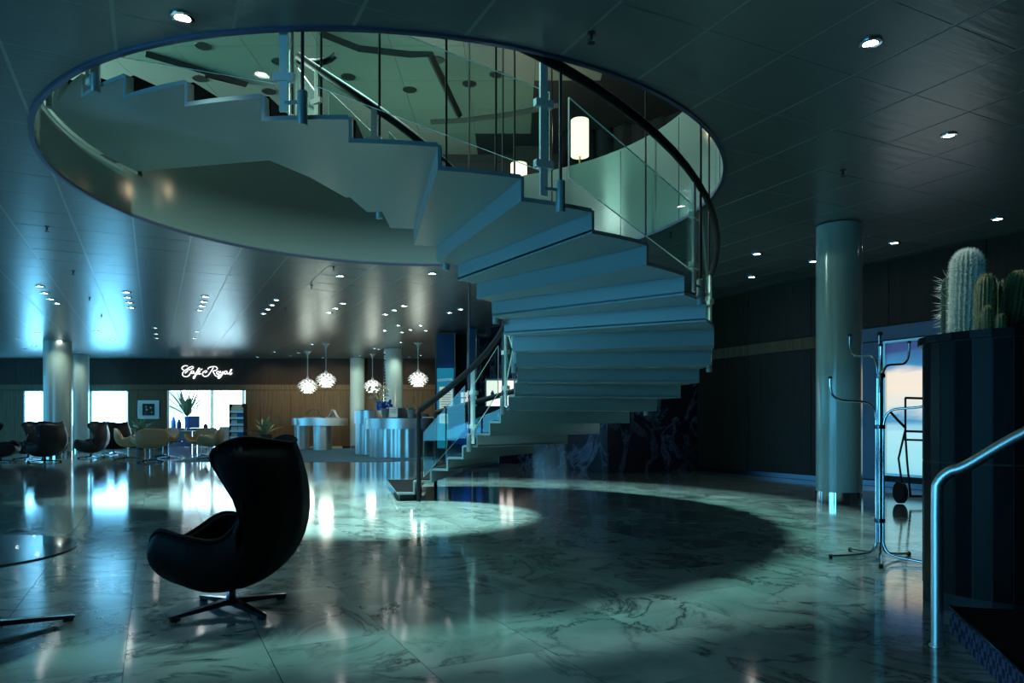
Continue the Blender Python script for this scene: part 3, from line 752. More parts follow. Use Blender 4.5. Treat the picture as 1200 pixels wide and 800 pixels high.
def spike_geo(b, p, d, L, r=.0016):
    d = Vector(d).normalized(); a = d.cross(Vector((.3, .5, .8))).normalized(); c = d.cross(a)
    p = Vector(p); b.add([p + a * r, p - a * r * .5 + c * r * .87, p - a * r * .5 - c * r * .87, p + d * L], [(0, 1, 3), (1, 2, 3), (2, 0, 3)])
def cactus(x, ytop, ybot, Y, wpx, label, mt, spm, ribs=12, lean=0.0, spl=.02, dens=1.0, up=.3, ribd=.07):
    h = (ybot - ytop) * Y / F + .02; r = wpx / 2 * Y / F; pos = at(x, ybot, Y); pos.z = CT + .001
    e = empty('cactus', pos, 0, label, 'cactus', 'potted cacti on the dark cabinet')
    P = []; nz = 18; na = ribs * 4
    for i in range(nz + 1):
        t = i / nz; z = h * t
        cap = min(1.0, math.sqrt(max(0.0, 1 - max(0, (z - (h - r)) / r) ** 2))) if z > h - r else 1.0
        rr = r * cap * (0.90 + .10 * math.sin(3.0 * t + .5)) + .0008; row = []
        for k in range(na):
            a = 2 * PI * k / na; q = rr * (1 - ribd + ribd * math.cos(ribs * a)); row.append(Vector((lean * t * h + q * math.cos(a), q * math.sin(a), z)))
        P.append(row)
    b = MB(); b.grid(P, cv=True); b.f.append(tuple(nz * na + k for k in range(na))); b.build('stem', mt, e, smooth=True, ang=80)
    b = MB(); rng = random.Random(int(x * 7))
    n = int(ribs * h / .012 * dens)
    for i in range(n):
        t = .04 + .96 * rng.random() ** .9; rb = rng.randrange(ribs); a = 2 * PI * rb / ribs + rng.gauss(0, .05)
        z = h * t; cap = math.sqrt(max(0.02, 1 - max(0, (z - (h - r)) / r) ** 2)); q = r * cap * .97
        nz_ = max(0, (z - (h - r)) / r)
        d = Vector((math.cos(a) * (1 - nz_ * .6) + rng.gauss(0, .3), math.sin(a) * (1 - nz_ * .6) + rng.gauss(0, .3), nz_ * 1.4 + rng.gauss(up, .3)))
        spike_geo(b, (lean * t * h + q * math.cos(a), q * math.sin(a), z), d, spl * rng.uniform(.6, 1.3))
    tag(b.build('spines', spm, e), kind='stuff')
    return e
M['cac_white'] = mat('cactus_pale', (.30, .36, .28), .7); M['spine_white'] = mat('spine_white', (.72, .74, .66), .6)
M['cac_dark'] = mat('cactus_dark', (.045, .075, .045), .6); M['cac_olive'] = mat('cactus_olive', (.085, .095, .035), .7); M['spine_olive'] = mat('spine_olive', (.30, .28, .10), .6)
cactus(1131, 291, 389, 4.42, 33, 'tall woolly white cactus, tallest of the group', M['cac_white'], M['spine_white'], 20, .03, .020, 6.5)
cactus(1112, 317, 391, 4.66, 18, 'dark green ribbed cactus with long spines behind the woolly white one', M['cac_dark'], M['spine_white'], 8, 0, .05, .55, 0.0, .2)
cactus(1154, 322, 386, 4.20, 22, 'olive barrel cactus right of the woolly white one', M['cac_olive'], M['spine_olive'], 16, .03, .014, 2.0)
cactus(1172, 323, 386, 4.50, 18, 'dark spiny cactus at the back between the olive ones', M['cac_dark'], M['spine_white'], 8, 0, .03, .5, 0.3, .2)
cactus(1182, 313, 384, 4.32, 26, 'tall olive cactus leaning right at the picture edge', M['cac_olive'], M['spine_olive'], 16, .16, .014, 2.0)
cactus(1157, 364, 388, 4.08, 12, 'small round olive cactus at the front edge of the cabinet', M['cac_olive'], M['spine_olive'], 12, 0, .012, 2.0)
cactus(1172.5, 375, 388, 4.03, 11, 'tiniest olive cactus at the front edge of the cabinet', M['cac_olive'], M['spine_olive'], 10, 0, .010, 2.0)

# coat stand
p = fl(1031, 656); CS = empty('coat_stand', (p.x, p.y, 0), 0, 'chrome tubular coat stand with curved hooks beside the pale column', 'coat stand')
gx = [0, 72, 144, 216, 288]
kk = F / p.y
for i, a in enumerate((100, 172, 244, 316, 28)):
    a = R(a); ca, sa = math.cos(a), math.sin(a); rr = .026
    def pt(r, z): return Vector((r * ca, r * sa, z))
    lo = [pt(.37, .022), pt(.25, .03), pt(.12, .045), pt(.06, .07), pt(rr + .004, .13), pt(rr, .22)]
    up_z = (1.50, 1.12, 1.34, 1.06, 1.42)[i]
    b = MB(); b.tube(cat_rom(lo + [pt(rr, .8), pt(rr, up_z)], 6), .0105, 8); tb = b.build('tube', M['chrome'], CS, smooth=True, ang=60)
    b = MB(); q = pt(.375, .02); b.lathe([(.004, 0), (.015, .003), (.016, .03), (.006, .038)], 10, (q.x, q.y, 0)); b.build('rubber_foot', M['rubber'], tb, smooth=True)
    hk = [pt(rr, up_z), pt(rr + .015, up_z + .08), pt(.09, up_z + .14), pt(.20, up_z + .155), pt(.30, up_z + .165), pt(.355, up_z + .20), pt(.375, up_z + .26), pt(.378, up_z + .34)]
    b = MB(); b.tube(cat_rom(hk, 6), .0095, 8); h_ = b.build('hook', M['chrome'], CS, smooth=True, ang=60)
    q = hk[-1]; b = MB(); b.lathe([(.003, 0), (.015, .002), (.016, .015), (.010, .022)], 10, (q.x, q.y, q.z - .004)); b.build('cap', M['rubber'], h_, smooth=True)
b = MB(); b.tube([(0, 0, .12), (0, 0, 1.80)], .010, 8); b.build('pole', M['chrome'], CS, smooth=True)
b = MB(); b.lathe([(.004, 1.80), (.020, 1.802), (.021, 1.82), (.012, 1.83)], 12); b.build('finial', M['rubber'], CS, smooth=True)
for z in (.30, 1.05, 1.46):
    b = MB(); b.lathe([(.034, z), (.040, z + .005), (.040, z + .03), (.034, z + .035)], 16); b.build('collar', M['dark_chrome'], CS, smooth=True)
# tubular handrail by the step
rb_ = fl(1098, 757); hr = empty('step_handrail', rb_, 0, 'thick steel tube handrail rising from the floor in the right foreground', 'handrail')
e_ = at(1205, 505, 3.32); e2 = e_ + (e_ - Vector((rb_.x, rb_.y, .88))) * .9
pts = [rb_, Vector((rb_.x, rb_.y, .4)), Vector((rb_.x, rb_.y, .74)), Vector((rb_.x + .008, rb_.y - .006, .81)), Vector((rb_.x + .045, rb_.y - .035, .862)), Vector((rb_.x + .10, rb_.y - .08, .895)), e_, e2]
b = MB(); b.tube(cat_rom(pts, 5), .0275, 16); b.build('tube', M['steel'], hr, smooth=True, ang=60, world=True)
b = MB(); b.lathe([(.0, 0), (.036, 0), (.036, .008), (.028, .010)], 20); b.build('base_flange', M['steel'], hr, smooth=True)
# carpeted step
A0 = Vector((2.30, 3.78)); A1 = Vector((1.90, 2.55)); Z1 = .139
poly = [A0, A1, A1 + Vector((3.0, -.9)), A0 + Vector((3.0, -.9))]
m = mat('step_carpet', (.03, .03, .05), .9, spec=.1); v = coords(m, (1, 1, 1)); br = nd(m, 'ShaderNodeTexChecker'); br.inputs['Scale'].default_value = 26
br.inputs['Color1'].default_value = (.03, .03, .05, 1); br.inputs['Color2'].default_value = (.10, .10, .16, 1); lk(m, v, br.inputs[0]); lk(m, br.outputs[0], bsdf(m).inputs['Base Color']); M['step_carpet'] = m
stp = empty('carpeted_step', (A0.x, A0.y, 0), 0, 'low carpeted step platform at the lower right corner', 'step')
b = MB(); b.prism([tuple(q) for q in reversed(poly)], 0, Z1 - .006); b.build('riser', M['step_carpet'], stp, world=True)
b = MB(); b.prism([tuple(q) for q in reversed(poly)], Z1 - .006, Z1); b.build('tread', M['carpet'], stp, world=True)
b = MB(); b.bar((A0.x, A0.y, Z1 + .001), (A1.x, A1.y, Z1 + .001), .018, .010); b.build('nosing', M['dark_chrome'], stp, world=True)
# luggage hand truck
p = fl(1062, 590); LT = empty('hand_truck', (p.x, p.y, 0), 0, 'dark folding luggage hand truck in front of the glowing panel', 'hand truck')
s_ = p.y / F
def lt(x, y, dy=0.0): return Vector(((x - 1062) * s_, dy, (590 - y) * s_))
for (nm, ps, r_) in (('upright', [(1061, 466), (1061, 510), (1063, 540), (1067, 582)], .014), ('upright', [(1092, 468), (1092, 510), (1093, 580)], .014), ('top_bar', [(1061, 466), (1092, 467)], .016), ('handle', [(1043, 482), (1052, 492), (1061, 501)], .018),
                     ('crossbar', [(1061, 505), (1093, 506)], .016), ('crossbar', [(1060, 515), (1093, 516)], .014), ('brace', [(1061, 503), (1053, 537), (1058, 575)], .014), ('toe_bar', [(1066, 581), (1095, 582)], .016)):
    b = MB(); b.tube([lt(*q) for q in ps], r_, 8); b.build(nm, M['rubber'], LT, smooth=True, ang=60)
for x in (1055, 1096):
    b = MB(); c = lt(x, 577); b.tube([c + Vector((-.03, 0, 0)), c + Vector((.03, 0, 0))], .145, 20); b.build('wheel', M['rubber'], LT, smooth=True, ang=40)

# ------------------------------------------------------------------ downlights and sprinklers in the lobby ceiling
dl = empty('downlight', (0, 0, 0), 0, 'x', 'downlight')
b = MB(); b.lathe([(.050, -.002), (.052, -.010), (.078, -.008), (.080, .0), (.078, .012)], 20, caps=False); b.build('trim_ring', M['chrome'], dl, smooth=True)
b = MB(); b.lathe([(0, .004), (.052, .004), (.052, .0), (0, .0)], 16, caps=False); b.build('lens', M['lamp'], dl)
first = [True]
def downlight(x, y, label, group, sc=1.0, z=HC):
    p = ce(x, y, z); o = dl if first[0] else copy_tree(dl); first[0] = False
    o.location = (p.x, p.y, z - .006); o.scale = (sc, sc, sc); tag(o, label, None, group); return p
singles = [(214, 19, 'round downlight in the near ceiling, top left beside the opening', 1.0), (1020, 49, 'round downlight in the near ceiling, top right corner', 1.0),
           (1112, 158, 'round downlight in the right ceiling, high above the cacti', .9), (1169, 256, 'round downlight in the right ceiling, nearest the white cactus', 1.2),
           (1048, 284, 'round downlight in the right ceiling, right of the pale column top', 1.2), (887, 297, 'upper of two downlights left of the pale column top', 1.2),
           (881, 324, 'lower of two downlights left of the pale column top', 1.2), (953, 306, 'round downlight touching the left edge of the pale column top', 1.2),
           (399, 323, 'bright single downlight under the opening rim, left one', 1.1), (507, 320, 'bright single downlight under the opening rim, right one', 1.1)]
sp_pos = []
for x, y, lab, sc in singles: sp_pos.append(downlight(x, y, lab, None, sc))
grp = {'first row of downlights from the left picture edge': [(47, 335), (53, 343), (60, 350), (67, 355)],
       'row of four downlights second from the left': [(149, 342), (150, 348), (152, 354), (154, 360)],
       'row of four downlights directly above the neon sign': [(240, 347), (238, 353), (236, 358), (234, 363)],
       'row of four downlights right of the neon sign': [(324, 351), (319, 357), (314, 362), (309, 367)],
       'row of three downlights above the left hanging lamps': [(402, 355), (394, 361), (386, 366)],
       'row of three downlights above the reception column': [(473, 358), (462, 363), (452, 368)],
       'pair of downlights left of the staircase underside': [(540, 362), (527, 366)],
       'short row of far downlights left of the neon sign': [(182, 384), (183, 391), (184, 396)],
       'pair of far downlights close above the neon sign': [(230, 388), (227, 396)],
       'far downlights above the left windows': [(29, 408), (44, 390), (40, 405), (83, 404), (88, 409), (94, 413), (113, 388), (132, 397), (153, 415), (70, 398), (20, 396)],
       'far downlights along the wood wall': [(302, 418), (341, 417), (350, 413), (366, 403), (379, 419), (322, 412)],
       'cluster of small downlights above the reception desk': [(451, 387), (467, 381), (471, 389), (481, 386), (493, 381), (499, 387), (470, 401), (439, 408), (444, 409), (422, 417), (480, 418), (493, 416)]}
for g, ps in grp.items():
    row = g.startswith(('first row', 'row of', 'short row', 'pair'))
    ps = sorted(ps, key=(lambda q: q[1]) if row else (lambda q: q[0])); n = len(ps)
    for i, (x, y) in enumerate(ps):
        if row: w = ('nearest', 'farthest')[i] if n == 2 else ('nearest', 'second nearest', 'third nearest', 'farthest')[i if i < n - 1 else 3]
        else: w = ('leftmost', 'second from left', 'third from left', 'fourth from left', 'fifth from left', 'sixth from left', 'seventh from left', 'eighth from left', 'ninth from left', 'tenth from left', 'eleventh from left', 'rightmost')[i if i < n - 1 else 11]
        sp_pos.append(downlight(x, y, w + ' small light, ' + g, g, 1.15))
spr = empty('sprinkler', (0, 0, 0), 0, 'x', 'sprinkler')
b = MB(); b.lathe([(.03, 0), (.03, -.008), (.012, -.012), (.010, -.05), (.004, -.055)], 12); b.build('body', M['rod'], spr, smooth=True)
b = MB(); b.lathe([(.004, -.055), (.004, -.07), (.028, -.072), (.028, -.076), (0, -.078)], 12); b.build('deflector', M['rod'], spr, smooth=True)
b = MB(); b.tube([(-.012, 0, -.04), (-.024, 0, -.055), (-.004, 0, -.07)], .003, 6); b.build('frame_arm', M['rod'], spr)
for n_, (x, y, lab) in enumerate([(693, 38, 'dark sprinkler head nearest the top edge, right of centre'), (988, 199, 'dark sprinkler head above the pale column'), (55, 265, 'dark sprinkler head in the left ceiling, nearest the opening'), (86, 317, 'dark sprinkler head left, above the first downlight row'),
                                  (105, 348, 'dark sprinkler head between the two left downlight rows'), (391, 312, 'dark sprinkler head under the far rim of the opening'), (365, 334, 'dark sprinkler head further back from the far rim'), (119, 369, 'dark sprinkler head in the far left ceiling'), (786, 272, 'dark sprinkler head seen behind the outer glass balustrade'), (335, 360, 'dark sprinkler head between downlight rows in the middle ceiling')]):
    p = ce(x, y); o = spr if n_ == 0 else copy_tree(spr); o.location = (p.x, p.y, HC - .001); tag(o, lab, None, 'sprinkler heads in the lobby ceiling')

# ------------------------------------------------------------------ leaf pendant lamps
pl = empty('pendant_lamp', (0, 0, 0), 0, 'x', 'lamp')
b = MB(); rng = random.Random(3)
for i in range(7):
    t = i / 6; z = .22 - .42 * t; rr = (.20, .30, .34, .335, .30, .24, .16)[i]; nl = 10
    for k in range(nl):
        a = 2 * PI * (k + .5 * (i % 2)) / nl; ca, sa = math.cos(a), math.sin(a); w = rr * .42 + .02; ri_ = rr * .50
        q = [(ri_, -w * .40, z + .055), (ri_, w * .40, z + .055), (rr * .9, w * .5, z + .01), (rr + .035, 0, z - .045), (rr * .9, -w * .5, z + .01)]
        b.add([(x_ * ca - y_ * sa, x_ * sa + y_ * ca, z_) for x_, y_, z_ in q], [(0, 1, 2, 3, 4)])
lv = b.build('leaves', M['leaf_lamp'], pl, fix=False); md = lv.modifiers.new('thickness', 'SOLIDIFY'); md.thickness = .004; tag(lv, kind='stuff')
b = MB(); b.lathe([(.02, .28), (.10, .16), (.13, 0), (.10, -.14), (.02, -.2)], 20); b.build('core', M['bulb'], pl, smooth=True)
b = MB(); b.lathe([(.09, -.225), (.10, -.235), (.10, -.25), (.03, -.26)], 20); b.build('reflector', M['chrome'], pl, smooth=True)
b = MB(); b.lathe([(.045, .27), (.05, .30), (.04, .36), (.012, .40)], 14); b.build('cap', M['white'], pl, smooth=True)
b = MB(); b.tube([(0, 0, .38), (0, 0, 1.0)], .016, 8); cable = b.build('cable', M['white'], pl)
b = MB(); b.lathe([(.018, -.22), (.03, -.12), (.10, -.03), (.16, -.004), (.16, 0)], 20); cano = b.build('canopy', M['white'], pl, smooth=True)
for n_, (x, y, Yd, sc, lab) in enumerate([(360.5, 453, 28.0, 1.08, 'white leaf pendant lamp, leftmost of the four, hanging low'), (382, 446, 25.2, 1.0, 'white leaf pendant lamp second from left, hanging higher'),
                                     (436.5, 453, 29.0, 1.0, 'white leaf pendant lamp third from left, behind the flowers'), (490, 445, 25.0, 1.0, 'white leaf pendant lamp rightmost, above the reception desk')]):
    p = at(x, y, Yd); o = pl if n_ == 0 else copy_tree(pl); o.location = p; o.scale = (sc, sc, sc); tag(o, lab, None, 'leaf pendant lamps at the reception')
    top = (HC - p.z) / sc
    for ch in o.children:
        if ch.name.startswith('cable'): ch.location.z = .38 - .38 * (top - .1 - .38) / .62; ch.scale.z = (top - .1 - .38) / .62
        if ch.name.startswith('canopy'): ch.location.z = top
    point('pendant_light', (p.x, p.y, p.z - .55), 28, (.86, 1.0, .84), .25)

# ------------------------------------------------------------------ reception: carpet, desks and what stands on them
b = MB(); b.prism([(-9.5, 20.2), (-3.6, 20.2), (-1.2, 22.5), (-1.0, 30.9), (-11.0, 30.9), (-10.4, 24)], 0.0, .006); tag(b.build('floor_carpet', M['carpet_blue']), 'dull blue carpet area under the reception desks', 'floor', kind='structure')
def desk(name, cx, cy, rx, ry, zt, band, bx, by, label, n=40, a0=0, a1=2 * PI, cat='desk'):
    e = empty(name, (cx, cy, .006), 0, label, cat, 'steel reception desks')
    def ell(ax, ay): return [(ax * math.cos(2 * PI * k / n), ay * math.sin(2 * PI * k / n)) for k in range(n)]
    nf = int(max(bx, by) * 22); flute = [((bx + .014 * math.cos(nf * a)) * math.cos(a), (by + .014 * math.cos(nf * a)) * math.sin(a)) for a in [2 * PI * k / (nf * 6) for k in range(nf * 6)]]
    b = MB(); b.prism(flute, 0.0, zt - band); b.build('pedestal', M['steel'], e, smooth=True, ang=30)
    b = MB(); b.prism(ell(rx, ry), zt - band, zt); b.build('counter_band', M['steel'], e, smooth=True, ang=30)
    b = MB(); b.prism(ell(rx - .02, ry - .02), zt, zt + .012); b.build('counter_top', M['pot'], e, smooth=True, ang=30)
    return e
def dk(x, Yd): return (x - 600) * Yd / F
desk('reception_desk', dk(474, 23.6), 23.6, 1.30, 1.1, 1.23, .33, 1.12, .94, 'large round steel reception desk nearest the staircase')
desk('reception_desk', dk(434, 25.3), 25.3, .57, .6, 1.52, .46, .50, .5, 'tall narrow steel counter rising behind the large round desk')
desk('reception_desk', dk(378, 29.2), 29.2, 1.02, .55, 1.28, .30, .36, .36, 'low steel desk with drum pedestal carrying papers, middle of the reception')
desk('reception_desk', dk(354, 30.0), 30.0, .42, .5, 1.28, .28, .30, .35, 'small steel desk at the far left of the reception')
def leaf_plant(name, loc, n, L, w, mt, label, cat='plant', potr=.14, poth=.24, potm=None, up=.9, group=None, droop=.5, rng_seed=1):
    e = empty(name, loc, 0, label, cat, group); rg = random.Random(rng_seed)
    if poth > 0:
        b = MB(); b.lathe([(potr * .75, 0), (potr, poth), (potr * .9, poth), (potr * .85, poth * .9), (0, poth * .9)], 20); b.build('pot', potm or M['pot_dark'], e, smooth=True, ang=50)
    for i in range(n):
        a = 2 * PI * i / n + rg.uniform(-.3, .3); el = rg.uniform(.35, 1.25) * up; l = L * rg.uniform(.75, 1.1); P = []
        for k in range(6):
            t = k / 5; r_ = l * t * math.cos(el) * (1 + .1 * t); z = poth + l * t * math.sin(el) - droop * l * t * t * .6; ww = w * math.sin(PI * min(.97, .12 + t * .85)); sd = Vector((-math.sin(a), math.cos(a), 0)) * ww
            c = Vector((r_ * math.cos(a), r_ * math.sin(a), z)); P.append([c - sd, c + Vector((0, 0, -ww * .3)), c + sd])
        b = MB(); b.grid(P); b.build('leaf', mt, e, smooth=True, ang=180, fix=False)
    return e
pz = 1.24
def blossoms(root, n, r, z0, z1, size, mt, seed):
    rg = random.Random(seed); b = MB(); b.lathe([(0, -size), (size * .8, -size * .5), (size, 0), (size * .7, size * .6), (0, size)], 8); me = b.mesh('blossom', mt, True)
    for i in range(n):
        a = rg.uniform(0, 2 * PI); q = r * math.sqrt(rg.random()); o = bpy.data.objects.new('blossom', me); COL.objects.link(o); o.parent = root; o.location = (q * math.cos(a), q * math.sin(a), rg.uniform(z0, z1))
bq = leaf_plant('flower_bouquet', (dk(443, 25.0), 25.1, 1.54), 14, .50, .035, M['flower'], 'bouquet of pale flowers on the tall narrow counter', 'flowers', .12, .28, M['blue'], 1.1, None, .2, 4); blossoms(bq, 22, .36, .42, .85, .055, M['flower'], 3)
leaf_plant('potted_plant', (dk(482, 23.0), 22.95, pz + .02), 12, .26, .03, M['green_lt'], 'small grey pot plant on the round reception desk', 'plant', .13, .26, M['pot'], 1.1, None, .3, 6)
bq = leaf_plant('flower_pot', (dk(452, 23.4), 23.3, pz + .02), 14, .28, .03, M['blue'], 'blue flowers in a grey pot on the round reception desk', 'flowers', .14, .30, M['pot'], 1.1, None, .2, 8); blossoms(bq, 20, .22, .34, .56, .05, M['blue'], 5)
e = empty('desk_sign', (dk(461, 22.75), 22.75, pz + .02), 0, 'small framed notice standing on the round reception desk', 'sign')
Mt = Matrix.Rotation(R(-10), 3, 'X'); b = MB(); b.box((0, 0, .17), (.27, .015, .34), M=Mt); b.build('frame', M['steel'], e)
b = MB(); b.box((0, -.010, .17), (.21, .006, .28), M=Mt); sh = b.build('sheet', M['paper'], e)
for k in range(5):
    b = MB(); b.box((0, -.0145, .08 + k * .045), (.15 - .02 * (k % 2), .002, .012), M=Mt); b.build('text_line', M['pot'], sh)
b = MB(); b.prism([(-.22, -.15), (.22, -.15), (.22, .15), (-.22, .15)], 0, .03); b.v = [(v[0] + dk(503, 23), v[1] + 23.1, v[2] + pz + .02) for v in b.v]; tag(b.build('book', M['paper']), 'pale book lying on the right end of the round desk', 'book')
# dark office chairs behind the desk
def office_chair(x, Yd, w, h, label):
    e = empty('office_chair', (dk(x, Yd), Yd, .006), 0, label, 'chair', 'dark chairs behind the reception desk')
    P = []
    for i in range(9):
        t = i / 8; z = .75 + (h - .75) * t; ww = w * (math.sin(PI * (.18 + .64 * t)) ** .5); P.append([Vector((ww * math.cos(a), .10 * math.sin(a) + .08 * t, z)) for a in [2 * PI * k / 20 for k in range(20)]])
    b = MB(); b.grid(P, cv=True); b.f.append(tuple(8 * 20 + k for k in range(20))); b.f.append(tuple(range(19, -1, -1))); b.build('backrest', M['leather_dark'], e, smooth=True, ang=60)
    q = bpy.data.objects.new('seat', pad_mesh('seat', -.26, .26, .27, .5, .6, M['leather_dark'])); COL.objects.link(q); q.parent = e
    b = MB(); b.tube([(0, 0, .05), (0, 0, .5)], .03, 10); b.build('stem', M['chrome'], e, smooth=True)
    for k in range(5):
        f = star_foot(.30, .06, .045, M['chrome']).build('foot', M['chrome'], e); f.rotation_euler = (0, 0, k * 2 * PI / 5)
    b = MB(); b.bar((0, .1, .55), (0, .1, .85), .05, .02); b.build('back_strut', M['chrome'], e)
office_chair(470, 25.4, .36, 1.62, 'dark rounded high chair behind the round desk, left one')
office_chair(493, 25.6, .34, 1.42, 'dark rounded chair behind the round desk, right one')
# domed brochure holders on the low desk
for n_, (x, w, lab) in enumerate(((367, .34, 'clear domed cover on the low steel desk'), (390, .26, 'pale curved brochure holder on the low steel desk'))):
    c = Vector((dk(x, 29.1), 29.1, 1.306)); e = empty('brochure_holder', c, 0, lab, 'holder')
    P = []
    for i in range(9):
        t = i / 8; xx = -w + 2 * w * t; zz = (.34 * math.sin(PI * t) ** .7 if n_ == 0 else .34 * math.exp(-((t - .55) / .22) ** 2)) + .01
        P.append([Vector((xx, -.18, zz)), Vector((xx, .18, zz))])
    b = MB(); b.grid(P); o = b.build('cover', M['paper'] if n_ else M['glass'], e, smooth=True, ang=180); md = o.modifiers.new('thickness', 'SOLIDIFY'); md.thickness = .012
    b = MB(); b.box((0, 0, .006), (2 * w, .38, .012)); b.build('tray', M['steel'], e)
# agave and leafy plant by the far wall
leaf_plant('potted_agave', (dk(311, 29.6), 29.6, 0), 16, 1.05, .085, M['green_lt'], 'spiky pale agave in a dark pot before the wood wall', 'plant', .28, .62, M['pot_dark'], 1.0, None, .45, 2)
leaf_plant('potted_plant', (dk(165, 29.5), 29.5, 0), 30, .95, .055, M['green_lt'], 'bushy dark pot plant under the framed picture', 'plant', .22, .75, M['pot_dark'], 1.15, None, .6, 9)
# framed picture on the far wall
e = empty('framed_picture', (fx(174.5), FY - .03, at(0, 490.5, FY).z), 0, 'framed dark picture with wide pale mount on the far wall', 'picture')
w_, h_ = 24.5 * FY / F, 21.5 * FY / F
for (c, s) in (((0, 0, .015), (w_, .04, .03)), ((0, 0, h_ - .015), (w_, .04, .03)), ((-w_ / 2 + .015, 0, h_ / 2), (.03, .04, h_)), ((w_ / 2 - .015, 0, h_ / 2), (.03, .04, h_))):
    b = MB(); b.box(c, s); b.build('frame', M['steel'], e)
b = MB(); b.box((0, .004, h_ / 2), (w_ - .06, .012, h_ - .06)); b.build('mount', M['paper'], e)
b = MB(); b.box((0, -.006, h_ / 2), (w_ * .58, .012, h_ * .64)); o = b.build('print', M['black'], e)
for (x_, z_, s_, mt) in ((-.10, .12, .07, 'cream'), (-.08, .0, .09, 'cream'), (.10, .08, .08, 'cream'), (-.12, -.14, .10, 'red'), (.14, -.12, .06, 'cream')):
    b = MB(); b.lathe([(0, 0), (s_ * .5, 0), (s_ * .5, .002), (0, .002)], 10); q = b.build('figure', M[mt], o); q.rotation_euler = (R(90), 0, 0); q.location = (x_, -.013, h_ / 2 + z_)

# ------------------------------------------------------------------ neon sign (script lettering)
def nz_(x, y): return at(x / 16 + 205, y / 16 + 420, FY - .07)
strokes = {'letter_C': [[(240, 140), (190, 133), (145, 155), (132, 190), (165, 215), (240, 215), (310, 195), (345, 168), (325, 148), (275, 165), (215, 205), (160, 250), (140, 295), (165, 330), (215, 340), (265, 315), (290, 270)], [(190, 275), (215, 250), (240, 240)]],
           'letter_a': [[(350, 240), (320, 230), (300, 255), (315, 280), (345, 265), (355, 240), (350, 275), (375, 285)]],
           'letter_f': [[(375, 285), (415, 240), (460, 190), (450, 180), (425, 220), (395, 290), (370, 360), (350, 375), (345, 345), (380, 315), (420, 290)]],
           'letter_e': [[(420, 290), (455, 260), (470, 240), (450, 235), (435, 265), (450, 290), (490, 285)], [(480, 215), (510, 195)]],
           'letter_R': [[(560, 265), (590, 255), (600, 235), (570, 230), (525, 260), (520, 305), (555, 335), (610, 325), (650, 280), (690, 220), (720, 170)], [(620, 200), (625, 180), (660, 160), (720, 150), (770, 155), (795, 185), (770, 220), (715, 235), (735, 280), (760, 320), (800, 330), (840, 300)]],
           'letter_o': [[(800, 240), (780, 265), (795, 290), (825, 280), (830, 250), (805, 238), (835, 250), (860, 240)]],
           'letter_y': [[(855, 235), (855, 265), (880, 270), (905, 240), (890, 290), (860, 340), (825, 370), (805, 355), (840, 320), (890, 290), (920, 275)]],
           'letter_a2': [[(975, 240), (945, 235), (925, 265), (940, 290), (970, 270), (980, 240), (975, 280), (1000, 285)]],
           'letter_l': [[(1000, 285), (1040, 245), (1065, 205), (1050, 210), (1030, 260), (1030, 300), (1060, 285), (1070, 265)]]}
ns_ = empty('neon_sign', (fx(241), FY - .07, at(0, 444, FY).z), 0, 'white script neon sign reading Café Royal on the dark fascia', 'sign')
for nm, ss in strokes.items():
    b = MB()
    for s in ss: b.tube(cat_rom([nz_(*q) for q in s], 4), .017, 6)
    lt_ = b.build(nm.replace('2', ''), M['neon'], ns_, smooth=True, ang=60, world=True)
    q = nz_(*ss[0][len(ss[0]) // 2]); b = MB(); b.tube([q, q + Vector((0, .08, 0))], .008, 6); b.build('standoff', M['rod'], lt_, world=True)

# ------------------------------------------------------------------ inside the cafe doorway
cy = 32.4
e = empty('buffet_table', (dk(214, 33.6), 33.6, 0), 0, 'cafe table under a dark purple cloth with hanging folds', 'table'); P = []
for zf, sc in ((0.0, 1.08), (.4, 1.04), (.84, 1.0)):
    row = []
    for k in range(96):
        a = 2 * PI * k / 96; ca, sa = math.cos(a), math.sin(a); f_ = (1 + .03 * math.cos(16 * a) * (1 - zf / .84)) * sc
        row.append(Vector((1.25 * f_ * math.copysign(abs(ca) ** .6, ca), .5 * f_ * math.copysign(abs(sa) ** .6, sa), zf + .012)))
    P.append(row)
b = MB(); b.grid(P, cv=True); b.f.append(tuple(2 * 96 + k for k in range(96))); b.build('table_cloth', M['purple'], e, smooth=True, ang=50)
b = MB(); b.box((0, 0, .43), (1.6, .5, .80)); b.build('frame', M['black'], e)
leaf_plant('palm_arrangement', (dk(219.5, 33.6), 33.6, .853), 44, 1.75, .045, M['green'], 'tall palm arrangement in a blue vase on the purple table', 'plant', .14, .55, M['blue'], 1.05, None, .25, 12)
e = empty('menu_board', (dk(226, 33.1), 33.25, .853), 0, 'dark square menu board standing on the purple table', 'sign')
b = MB(); b.box((0, 0, .29), (.50, .03, .56)); b.build('board', M['navy'], e); b = MB(); b.box((0, .08, .14), (.06, .14, .26)); b.build('stay', M['black'], e)
for x, h_, mt, lab in ((204, .52, 'blue', 'tall blue jar on the purple table'), (210.5, .40, 'navy', 'slim dark bottle on the purple table'), (241.5, .22, 'navy', 'small dark bottle at the right end of the purple table')):
    b = MB(); b.lathe([(.09, 0), (.10, .02), (.10, h_ * .6), (.05, h_ * .8), (.045, h_), (.0, h_)], 16, (dk(x, 33.4), 33.35, .853)); tag(b.build('bottle', M[mt], smooth=True, ang=50), lab, 'bottle', 'bottles on the purple table')
e = empty('serving_table', (dk(213, 31.9), 31.75, 0), 0, 'pale rectangular serving table in the doorway behind the tan chairs', 'table')
b = MB(); b.box((0, 0, .74), (1.35, .6, .04)); b.build('table_top', M['cream'], e)
b = MB(); b.box((0, -.28, .56), (1.30, .02, .30)); b.build('apron', M['pot'], e)
for sx_ in (-1, 1):
    for sy_ in (-1, 1):
        b = MB(); b.box((sx_ * .62, sy_ * .25, .36), (.05, .05, .72)); b.build('leg', M['chrome'], e)
